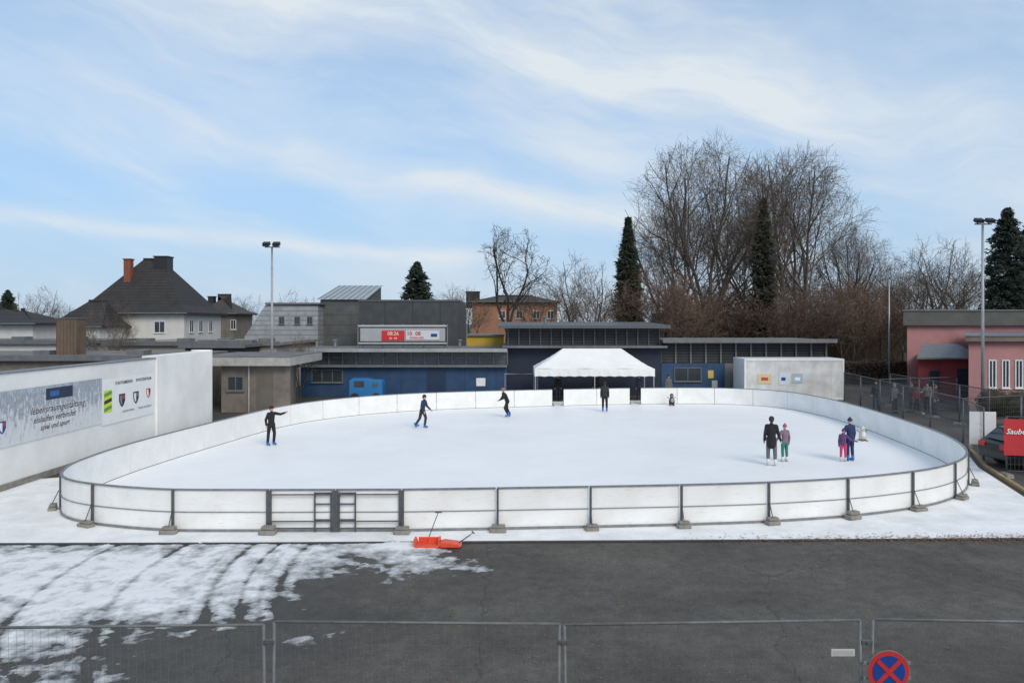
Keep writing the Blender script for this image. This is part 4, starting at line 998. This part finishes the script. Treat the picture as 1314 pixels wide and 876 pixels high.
# ------------------------------------------------------------------ parked car
M_car=mat('dark car paint',(.02,.022,.026),.25,.05,1,0,.3)
o_=Vector((19.5,26.7,0)); th=thing('parked_car',o_,'dark grey parked car behind the red banner','car')
def carbody(mb_,prof,mm):
    n_=len(prof); W=.88; cols=[(-1,.90),(-.92,1.0),(0,1.0),(.92,1.0),(1,.90)]
    vs=[]
    for (t,sc_) in cols:
        for (x,z) in prof:
            zz=.62+(z-.62)*(sc_ if z>.62 else 1); inset=.16*max(0,(z-.9)/.5)
            vs.append((x*(.985 if sc_<1 else 1),t*(W-inset if abs(t)>0 else 0),zz))
    fs=[(i*n_+j,i*n_+(j+1)%n_,(i+1)*n_+(j+1)%n_,(i+1)*n_+j) for i in range(len(cols)-1) for j in range(n_)]
    fs+= [tuple(range(n_))[::-1],tuple((len(cols)-1)*n_+j for j in range(n_))]
    mb_.add(vs,fs,mm)
prof=[(-2.15,.35),(-2.2,.6),(-2.15,.85),(-1.95,.98),(-1.55,1.38),(-.9,1.46),(.1,1.44),(.55,1.30),(1.05,.98),(1.9,.86),(2.15,.7),(2.18,.35)]
low_=[(1.85,.22)]+[(1.4+.36*math.cos(math.pi*k_/8),.30+.36*math.sin(math.pi*k_/8)) for k_ in range(0,9)]+[(-1.0,.22)]+[(-1.35+.36*math.cos(math.pi*k_/8),.30+.36*math.sin(math.pi*k_/8)) for k_ in range(0,9)]+[(-1.8,.22)]
m=MB(); carbody(m,prof+low_,M_car); part(th,'body',m)
for s_ in (-1,1):
    m=MB(); m.add([(-1.5,s_*.865,1.0),(.85,s_*.865,1.0),(.45,s_*.77,1.30),(-.9,s_*.745,1.38),(-1.3,s_*.76,1.34)],[(0,1,2,3,4)],M_glass); part(th,'window',m)
m=MB(); m.add([(-2.01,-.66,1.0),(-2.01,.66,1.0),(-1.66,.6,1.32),(-1.66,-.6,1.32)],[(0,1,2,3)],M_glass); part(th,'window',m)
for x in (-1.35,1.4):
    for s_ in (-1,1):
        q=MB(); q.prism([(x+.31*math.cos(a*.2618),.31+.31*math.sin(a*.2618)) for a in range(24)],'Y',s_*.72-.10,s_*.72+.10,M_black); w=part(th,'wheel',q)
        q=MB(); q.prism([(x+.19*math.cos(a*.5236),.31+.19*math.sin(a*.5236)) for a in range(12)],'Y',s_*.83-.008,s_*.83+.006,M_steel); part(w,'rim',q)
for y in (-.6,.6):
    m=MB(); m.obox((-2.17,y,.78),(.06,.35,.16),M_red); part(th,'tail_light',m)
    m=MB(); m.obox((2.13,y,.72),(.1,.36,.14),M_glass); part(th,'headlight',m)

# ------------------------------------------------------------------ skating aids
def aid(px,py,name,body,face,beak,label,sc=1):
    d=F*(H-.036)/(py-HY); th=thing(name,(xa(px,d),d,.036),label,'skating aid','skating aids on the ice'); th.scale=(sc,)*3
    m=MB(); m.tube([(0,0,.06),(0,0,.14),(0,0,.32),(0,0,.46),(0,0,.53)],[.14,.19,.18,.12,.09],body,14); m.ball((0,0,.62),(.12,.12,.13),body,14,10); part(th,'body',m,smooth=True)
    m=MB(); m.ball((0,-.10,.30),(.12,.10,.18),face,12,8); part(th,'belly',m,smooth=True)
    m=MB(); m.ball((0,-.06,.61),(.08,.075,.08),face,10,8); part(th,'face',m,smooth=True)
    m=MB(); m.tube([(0,-.12,.61),(0,-.20,.59)],[.03,.005],beak,8); part(th,'beak',m)
    for s_ in (-1,1):
        m=MB(); m.tube([(s_*.15,0,.44),(s_*.24,.06,.5),(s_*.24,.16,.52)],.022,beak,6); part(th,'handle',m)
        m=MB(); m.obox((s_*.11,-.02,.03),(.05,.55,.06),beak); part(th,'runner',m,bevel=.012)
aid(862,520,'skating_aid',M_black,mat('grey plastic',(.3,.3,.3),.5,.1,3,0),mat('dull orange plastic',(.35,.12,.05),.5,.1,3,0),'black and grey bird shaped skating aid by boards')
aid(1107,565,'skating_aid',mat('cream plastic',(.55,.52,.45),.5,.1,3,0),M_white,mat('dark ochre plastic',(.22,.14,.05),.5,.1,3,0),'cream bear shaped skating aid on the ice',.85)

# ------------------------------------------------------------------ people
M_skin=mat('skin',(.55,.34,.26),.55,.06,6,0)
def smat(n_,c): return mat('cloth '+n_,c,.85,.2,9,.3)
def person(px,py,hgt,heading,pose,cols,label,hat='hair',hatcol=(.03,.02,.015),skates=(.05,.18,.5),base_z=.036,vox=.0125,grp=None,d=None,coat=False,ponytail=False):
    if d is None: d=F*(H-base_z)/(py-HY)
    k=hgt/1.75; X=xa(px,d)
    V=Vector
    lean=pose.get('lean',0); side=pose.get('side',0)
    RL=Matrix.Rotation(lean,3,'X')@Matrix.Rotation(side,3,'Y')
    pel=V((0,0,.95)); up=lambda v: pel+RL@(V(v)-pel)
    wst,chs,nk=up((0,0,1.08)),up((0,.01,1.28)),up((0,.01,1.45))
    hr=Matrix.Rotation(lean*.35+pose.get('nod',0),3,'X')
    hd=nk+hr@V((0,-.02,.155))
    J={}
    for s_,nm in ((1,'L'),(-1,'R')):
        sh=up((s_*.155,.01,1.39)); a1,a2=pose.get('arm'+nm,((s_*.20,.05,-1),(s_*.06,-.25,-1)))
        el=sh+V(a1).normalized()*.29; wr=el+V(a2).normalized()*.25; J['sh'+nm],J['el'+nm],J['wr'+nm]=sh,el,wr; J['hd'+nm]=V(a2).normalized()
        hp=V((s_*.09,0,.92)); l1,l2=pose.get('leg'+nm,((s_*.04,-.04,-1),(s_*.02,.06,-1)))
        kn=hp+V(l1).normalized()*.42; an=kn+V(l2).normalized()*.40; J['hp'+nm],J['kn'+nm],J['an'+nm]=hp,kn,an
    low=min(J['anL'].z,J['anR'].z); dz=.135-low
    B=[(pel+V((0,0,-.03)),wst,.155,.148,'jacket',.80),(wst,chs,.150,.168,'jacket',.78),(chs,chs.lerp(nk,.62),.168,.12,'jacket',.76),(chs.lerp(nk,.6),nk,.09,.068,'jacket',1),(nk-V((0,0,.02)),nk.lerp(hd,.55),.055,.052,'skin',1)]
    if coat: B.append((pel,pel+V((0,.01,-.24)),.155,.175,'jacket',.8))
    B.append((pel+V((0,0,-.02)),pel+V((0,0,-.07)),.145,.135,'pants',.8))
    for nm in 'LR':
        s_=1 if nm=='L' else -1
        B+= [(up((0,.01,1.37)),J['sh'+nm],.090,.082,'jacket',.9),(J['sh'+nm],J['el'+nm],.076,.060,'jacket',1),(J['el'+nm],J['wr'+nm],.060,.044,'jacket',1)]
        B+= [(J['hp'+nm],J['kn'+nm],.102,.072,'pants',1),(J['kn'+nm],J['kn'+nm].lerp(J['an'+nm],.35),.070,.070,'pants',1),(J['kn'+nm].lerp(J['an'+nm],.35),J['an'+nm],.070,.054,'pants',1)]
        h=J['hd'+nm]; w=J['wr'+nm]; ort=V((1,0,0)) if abs(h.x)<.8 else V((0,1,0)); pz=h.cross(ort).normalized(); py_=pz.cross(h).normalized()
        palm=w+h*.085; B.append((w,palm,.03,.038,'hand',.62))
        acr=(V((1,0,0)).cross(h).normalized() if abs(h.x)<.9 else V((0,0,1)))
        for i,(ln,of) in enumerate(((.066,-.03),(.076,-.010),(.071,.010),(.055,.029))):
            a=palm+acr*of
            m1=a+h*ln*.55; curl=(py_*-.4*s_); B.append((a,m1,.0115,.011,'hand',1)); B.append((m1,m1+(h+curl).normalized()*ln*.55,.011,.009,'hand',1))
        B.append((w+h*.03-acr*.028,w+h*.075-acr*.062,.014,.011,'hand',1))
    T=MB(); regs=[]
    mm=M_skin
    for a,b,ra,rb,reg,fl in B:
        dv=(b-a); ln=dv.length; dn=dv.normalized() if ln>1e-6 else V((0,0,1))
        pts=[];rs=[]
        for q in (-.95,-.8,-.45): pts.append(a+dn*ra*q*.8); rs.append(ra*math.sqrt(max(.02,1-q*q)))
        pts+= [a,a.lerp(b,.5),b]; rs+= [ra,(ra+rb)/2,rb]
        for q in (.45,.8,.95): pts.append(b+dn*rb*q*.8); rs.append(rb*math.sqrt(max(.02,1-q*q)))
        T.tube(pts,rs,mm,12 if ra>.02 else 8,True,fl); regs.append((a,b,(ra+rb)/2,reg))
    def hb(c,r,nu=14,nv=10):
        q=MB(); q.ball((0,0,0),r,mm,nu,nv); T.add([hd+hr@(V(v)+V(c)) for v in q.v],q.f,mm)
    hb((0,.012,.035),(.080,.096,.090)); hb((0,-.022,-.035),(.058,.068,.074)); hb((0,-.098,-.005),(.013,.022,.02),8,6); hb((0,-.082,-.052),(.024,.012,.010),8,6)
    for s_ in (-1,1): hb((s_*.080,.005,0),(.014,.022,.032),8,6)
    regs.append((hd+V((0,0,.04)),hd-V((0,0,.04)),.085,'skin'))
    tmp=T.mesh('tmp'); ob=bpy.data.objects.new('tmp',tmp); COL.objects.link(ob)
    md=ob.modifiers.new('r','REMESH'); md.mode='VOXEL'; md.voxel_size=vox/k; md.use_smooth_shade=True
    sm=ob.modifiers.new('s','SMOOTH'); sm.factor=.5; sm.iterations=2
    dg=bpy.context.evaluated_depsgraph_get(); me=bpy.data.meshes.new_from_object(ob.evaluated_get(dg)); bpy.data.objects.remove(ob)
    me.materials.clear()
    order=['jacket','pants','skin','hand']
    mats_={'jacket':cols[0],'pants':cols[1],'skin':M_skin,'hand':cols[2]}
    for r_ in order: me.materials.append(mats_[r_])
    nf=len(me.polygons); cen=np.empty(nf*3); me.polygons.foreach_get('center',cen); cen=cen.reshape(-1,3)
    bd=np.full(nf,1e9); idx=np.zeros(nf,int)
    for a,b,r_,reg in regs:
        A_=np.array(a);D_=np.array(b-a); t=np.clip(((cen-A_)@D_)/max(1e-9,D_@D_),0,1); ds=np.linalg.norm(cen-A_-t[:,None]*D_,axis=1)-r_
        mk=ds<bd; bd[mk]=ds[mk]; idx[mk]=order.index(reg)
    me.polygons.foreach_set('material_index',idx.astype('i')); me.polygons.foreach_set('use_smooth',[True]*nf)
    me.transform(Matrix.Translation((0,0,dz)))
    D=V((0,0,dz))
    th=thing('person',(X,d,base_z),label,'person',grp,heading); th.scale=(k,)*3
    part(th,'body',me)
    for s_ in (-1,1):
        e=MB(); c=hd+D+hr@V((s_*.030,-.081,.012)); e.ball(c,(.009,.008,.009),M_black,8,6); part(th,'eye',e)
    q=MB(); hc=plainmat('head cover %.2f %.2f %.2f'%hatcol,hatcol,.9)
    q.ball((0,0,0),(.094,.107,.10),hc,18,10,-.35)
    if hat=='hat': q.ball((0,0,.11),.035,hc,10,8)
    if hat=='hair': q.ball((0,.035,-.03),(.086,.080,.10),hc,14,10)
    if ponytail: q.tube([(0,.09,.02),(0,.13,-.05),(0,.12,-.17)],[.025,.035,.01],hc,8)
    cap=MB(); cap.add([hd+D+hr@(V(v)+V((0,.02,.045))) for v in q.v],q.f,hc)
    part(th,hat,cap,smooth=True)
    sc=plainmat('boot %.2f %.2f %.2f'%skates,skates)
    for nm in 'LR':
        an=J['an'+nm]+D; R_=Matrix.Rotation(pose.get('toe'+nm,0),3,'Z')@Matrix.Rotation(pose.get('pitch'+nm,0),3,'X')
        f=lambda v: an+R_@V(v)
        s_=MB(); s_.tube([f((0,.01,.11)),f((0,.01,0)),f((0,.02,-.05))],[.064,.058,.054],sc,10); s_.tube([f((0,.05,-.06)),f((0,-.04,-.055)),f((0,-.14,-.068)),f((0,-.175,-.075))],[.046,.05,.042,.024],sc,10)
        bt=part(th,'skate_boot' if base_z>.03 else 'boot',s_,smooth=True)
        if base_z>.03:
            s_=MB(); vs=[f(v) for v in ((-.003,.07,-.135),(.003,.07,-.135),(.003,-.19,-.135),(-.003,-.19,-.135),(-.006,.06,-.095),(.006,.06,-.095),(.006,-.16,-.095),(-.006,-.16,-.095))]
            s_.add(vs,[(0,3,2,1),(4,5,6,7),(0,1,5,4),(1,2,6,5),(2,3,7,6),(3,0,4,7)],M_pole); part(bt,'blade',s_)
    return th
blk_=smat('black',(.014,.014,.016)); dk=smat('charcoal',(.03,.03,.035)); nav=smat('navy',(.02,.035,.10)); pk=smat('pink',(.55,.05,.17)); grn=smat('teal green',(.03,.20,.16))
prp=smat('purple',(.11,.05,.15)); gry=smat('grey',(.13,.13,.135)); wht=smat('patterned pale',(.22,.15,.18)); bei=smat('beige',(.30,.26,.20)); redc=smat('red',(.25,.03,.03)); jean=smat('jeans',(.04,.06,.11))
SK='skaters on the ice'
rad=math.radians
person(348,571,1.65,rad(55),{'lean':.06,'armL':((.5,-.8,-.15),(.3,-1,.35)),'armR':((-.3,.25,-.9),(-.15,-.35,-.9)),'legL':((.08,-.16,-1),(.03,.14,-1)),'legR':((-.12,.02,-1),(-.04,.08,-1))},(blk_,blk_,M_skin),'skater in black clothes and blue skates holding one arm out',grp=SK)
person(542,549,1.66,rad(70),{'lean':.22,'armL':((.25,-.25,-1),(.0,-.7,-.6)),'armR':((-.25,.1,-1),(-.05,-.5,-.8)),'legL':((.05,-.35,-1),(.03,.15,-1)),'legR':((-.12,.20,-1),(-.1,.65,-1)),'pitchR':-.45},(nav,dk,M_skin),'skater in dark clothes leaning slightly forward in mid stride',grp=SK)
person(651,535,1.70,rad(-70),{'lean':.50,'armL':((.4,-.5,-.8),(.2,-.9,-.3)),'armR':((-.7,.2,-.5),(-.6,-.3,-.7)),'legL':((.12,-.55,-1),(.05,.5,-1)),'legR':((-.2,.1,-1),(-.15,.5,-1))},(blk_,blk_,M_skin),'skater in black bending forward with knees bent',grp=SK,hatcol=(.25,.15,.08))
person(776,528,1.74,rad(170),{'lean':.03,'legL':((.03,-.06,-1),(.01,.08,-1)),'legR':((-.05,.02,-1),(-.02,.05,-1))},(dk,blk_,M_skin),'standing skater in dark jacket seen from behind',grp=SK)
person(990,597,1.76,rad(165),{'armL':((.22,.0,-1),(.1,-.25,-1)),'armR':((-.28,-.05,-1),(-.30,-.2,-.9)),'legL':((.05,-.08,-1),(.02,.1,-1)),'legR':((-.06,.05,-1),(-.03,.04,-1))},(blk_,gry,M_skin),'adult skater in long black coat and white skates',grp=SK,coat=True,skates=(.7,.7,.7),hatcol=(.05,.03,.02),ponytail=True)
person(1007,592,1.38,rad(195),{'armL':((.55,-.05,-.8),(.4,-.2,-.8)),'armR':((-.3,0,-1),(-.15,-.3,-1))},(wht,grn,pk),'child in patterned jacket, green trousers and knitted hat',grp=SK,hat='hat',hatcol=(.38,.10,.17),skates=(.7,.7,.7))
person(1091,591,1.58,rad(195),{'armL':((.4,-.1,-.8),(.3,-.3,-.8)),'lean':.05},(nav,nav,M_black),'skater in navy jacket and trousers beside a child',grp=SK,hatcol=(.03,.04,.09),hat='hat')
person(1082,592,1.20,rad(150),{'armR':((-.6,-.1,-.7),(-.8,-.3,-.2)),'lean':.15},(prp,pk,blk_),'small child in purple jacket and pink trousers',grp=SK,hat='hat',hatcol=(.12,.04,.14),skates=(.6,.6,.62))
SP='spectators standing beside the rink'
def spec(px,d,h,hd_,pose,cols,label,**kw): person(px,0,h,rad(hd_),pose,cols,label,grp=SP,base_z=0,vox=.017,d=d,skates=(.03,.03,.03),**kw)
spec(1124,44.5,1.72,-30,{},(dk,jean,M_skin),'spectator in charcoal jacket standing beside the mesh fence')
spec(1148,42.5,1.70,20,{'armL':((.3,-.2,-1),(-.2,-.9,.1))},(gry,dk,M_skin),'spectator in grey jacket standing beside the mesh fence',hat='hat',hatcol=(.3,.3,.3))
spec(1169,43.5,1.66,60,{},(blk_,jean,M_skin),'spectator in black jacket by the fence',hatcol=(.2,.12,.05))
spec(1176,42.8,1.55,10,{},(redc,blk_,M_skin),'shorter spectator in dark red jacket by the fence')
spec(1190,43,1.76,-60,{'armR':((-.3,-.3,-1),(.2,-.9,0))},(bei,blk_,M_skin),'spectator in beige jacket talking by the fence')
spec(1200,42,1.7,40,{},(dk,dk,M_skin),'spectator in dark clothes by the fence',hatcol=(.1,.06,.03))
spec(716,49.5,1.70,10,{},(blk_,dk,M_skin),'person in black standing at the board opening under tent')
spec(765,50,1.74,-20,{},(dk,dk,M_skin),'person in dark jacket under the tent canopy')
spec(858,49.5,1.72,15,{},(gry,jean,M_skin),'person in grey jacket standing behind the boards')
spec(820,49.8,1.68,15,{},(jean,dk,M_skin),'person in blue jacket beside the tent leg')

# ------------------------------------------------------------------ world
SUN_EL, SUN_AZ = math.radians(38), math.radians(152)   # azimuth measured from +Y clockwise
w=bpy.data.worlds.new('World'); scn.world=w; w.use_nodes=True; nt=w.node_tree; nt.nodes.clear()
out=N(nt,'ShaderNodeOutputWorld'); bg=N(nt,'ShaderNodeBackground'); bg.inputs['Strength'].default_value=.14
sky=N(nt,'ShaderNodeTexSky'); sky.sky_type='NISHITA'; sky.sun_disc=False; sky.sun_elevation=SUN_EL; sky.sun_rotation=SUN_AZ
sky.air_density=1.0; sky.dust_density=.8; sky.ozone_density=1.6
tc=N(nt,'ShaderNodeTexCoord'); sp_=N(nt,'ShaderNodeSeparateXYZ'); L(nt,tc.outputs['Generated'],sp_.inputs[0])
def MA(op,a,b=None,c=None,clamp=False):
    n_=nt.nodes.new('ShaderNodeMath'); n_.operation=op; n_.use_clamp=clamp
    for i,v in enumerate((a,b,c)):
        if v is None: continue
        if isinstance(v,(int,float)): n_.inputs[i].default_value=v
        else: L(nt,v,n_.inputs[i])
    return n_.outputs[0]
u=MA('ARCTAN2',sp_.outputs['X'],sp_.outputs['Y']); v=MA('ARCSINE',sp_.outputs['Z'])
def combo(x,y,z=0.0):
    c=nt.nodes.new('ShaderNodeCombineXYZ')
    for i,q in enumerate((x,y,z)):
        if isinstance(q,(int,float)): c.inputs[i].default_value=q
        else: L(nt,q,c.inputs[i])
    return c.outputs[0]
def noi(vec,scale,det=6,rg=.6,dist=0):
    n_=nt.nodes.new('ShaderNodeTexNoise'); n_.inputs['Scale'].default_value=scale; n_.inputs['Detail'].default_value=det; n_.inputs['Roughness'].default_value=rg; n_.inputs['Distortion'].default_value=dist
    L(nt,vec,n_.inputs['Vector']); return n_.outputs['Fac']
def smooth(x,a,b):
    n_=nt.nodes.new('ShaderNodeMapRange'); n_.interpolation_type='SMOOTHSTEP'; n_.inputs['From Min'].default_value=a; n_.inputs['From Max'].default_value=b; L(nt,x,n_.inputs['Value']); return n_.outputs[0]
vv=MA('MULTIPLY_ADD',u,.20,v)
warp=noi(combo(u,vv),2.4,4,.5)
vw=MA('MULTIPLY_ADD',warp,.20,vv)
streak=noi(combo(MA('MULTIPLY',u,2.6),MA('MULTIPLY',vw,9.0),1.7),1.0,8,.58,.3)
fine=noi(combo(MA('MULTIPLY',u,6.0),MA('MULTIPLY',vw,26.0),4.2),1.0,7,.6,.5)
broad=noi(combo(MA('MULTIPLY',u,2.0),MA('MULTIPLY',vw,5.5),8.8),1.0,4,.5)
def band(a,b,t,wamt=.05):
    e=MA('SUBTRACT',v,MA('MULTIPLY_ADD',u,b,a)); e=MA('ADD',e,MA('MULTIPLY_ADD',warp,wamt,-wamt*.5)); e=MA('DIVIDE',e,t); return MA('POWER',2.718,MA('MULTIPLY',MA('MULTIPLY',e,e),-1.0))
b1=MA('MULTIPLY',band(.345,-.20,.034,.12),smooth(u,-.7,-.3)); b1=MA('MULTIPLY',b1,smooth(u,.75,.35))
b2=MA('MULTIPLY',band(.165,-.20,.022,.08),MA('MULTIPLY',smooth(u,-.5,-.2),smooth(u,.3,.1)))
b3=MA('MULTIPLY',band(.083,-.060,.011,.03),smooth(u,.05,-.15))
b4=MA('MULTIPLY',band(.43,-.28,.07,.12),smooth(u,.2,-.3))
bands=MA('ADD',MA('MULTIPLY',b1,.72),MA('ADD',MA('MULTIPLY',b2,.55),MA('ADD',MA('MULTIPLY',b3,.68),MA('MULTIPLY',b4,.6))))
bands=MA('MULTIPLY',bands,MA('MULTIPLY_ADD',fine,1.6,.0,True))
gen=MA('ADD',MA('MULTIPLY',smooth(streak,.38,.74),.48),MA('MULTIPLY',smooth(broad,.34,.72),.50))
gen=MA('MULTIPLY',gen,MA('MULTIPLY_ADD',fine,1.1,.35))
mask=MA('ADD',MA('MULTIPLY',MA('ADD',bands,gen),.95),.05,None,True)
hs=nt.nodes.new('ShaderNodeMixRGB'); hs.blend_type='MULTIPLY'; hs.inputs['Fac'].default_value=1; hs.inputs['Color2'].default_value=(1.2,1.25,1.28,1); L(nt,sky.outputs[0],hs.inputs['Color1'])
hz=nt.nodes.new('ShaderNodeMixRGB'); hz.inputs['Color2'].default_value=(2.25,3.75,5.7,1); L(nt,hs.outputs[0],hz.inputs['Color1'])
L(nt,MA('MULTIPLY_ADD',smooth(v,.38,.0),.35,.50),hz.inputs['Fac'])
h2=nt.nodes.new('ShaderNodeMixRGB'); h2.inputs['Color2'].default_value=(4.0,4.8,5.6,1); L(nt,hz.outputs[0],h2.inputs['Color1'])
L(nt,MA('MULTIPLY',smooth(v,.16,-.02),.6),h2.inputs['Fac'])
mx=nt.nodes.new('ShaderNodeMixRGB'); mx.inputs['Color2'].default_value=(5.3,5.75,6.15,1); L(nt,h2.outputs[0],mx.inputs['Color1']); L(nt,mask,mx.inputs['Fac'])
L(nt,mx.outputs[0],bg.inputs['Color']); L(nt,bg.outputs[0],out.inputs['Surface'])

sl=bpy.data.lights.new('sun','SUN'); sl.energy=1.85; sl.angle=math.radians(30); sl.color=(1,.90,.75)
so=bpy.data.objects.new('sun',sl); COL.objects.link(so)
dirv=Vector((math.sin(SUN_AZ)*math.cos(SUN_EL),math.cos(SUN_AZ)*math.cos(SUN_EL),math.sin(SUN_EL)))
so.rotation_euler=dirv.to_track_quat('Z','Y').to_euler(); so.location=dirv*50

cam=bpy.data.cameras.new('camera'); co=bpy.data.objects.new('camera',cam); COL.objects.link(co)
co.location=(0,0,H); co.rotation_euler=(math.radians(90),0,0); cam.sensor_width=36; cam.lens=F/1314*36
cam.shift_y=-(438-HY)/1314; cam.clip_end=4000; cam.clip_start=.1; scn.camera=co
scn.view_settings.view_transform='Standard'; scn.view_settings.look='None'; scn.view_settings.exposure=0
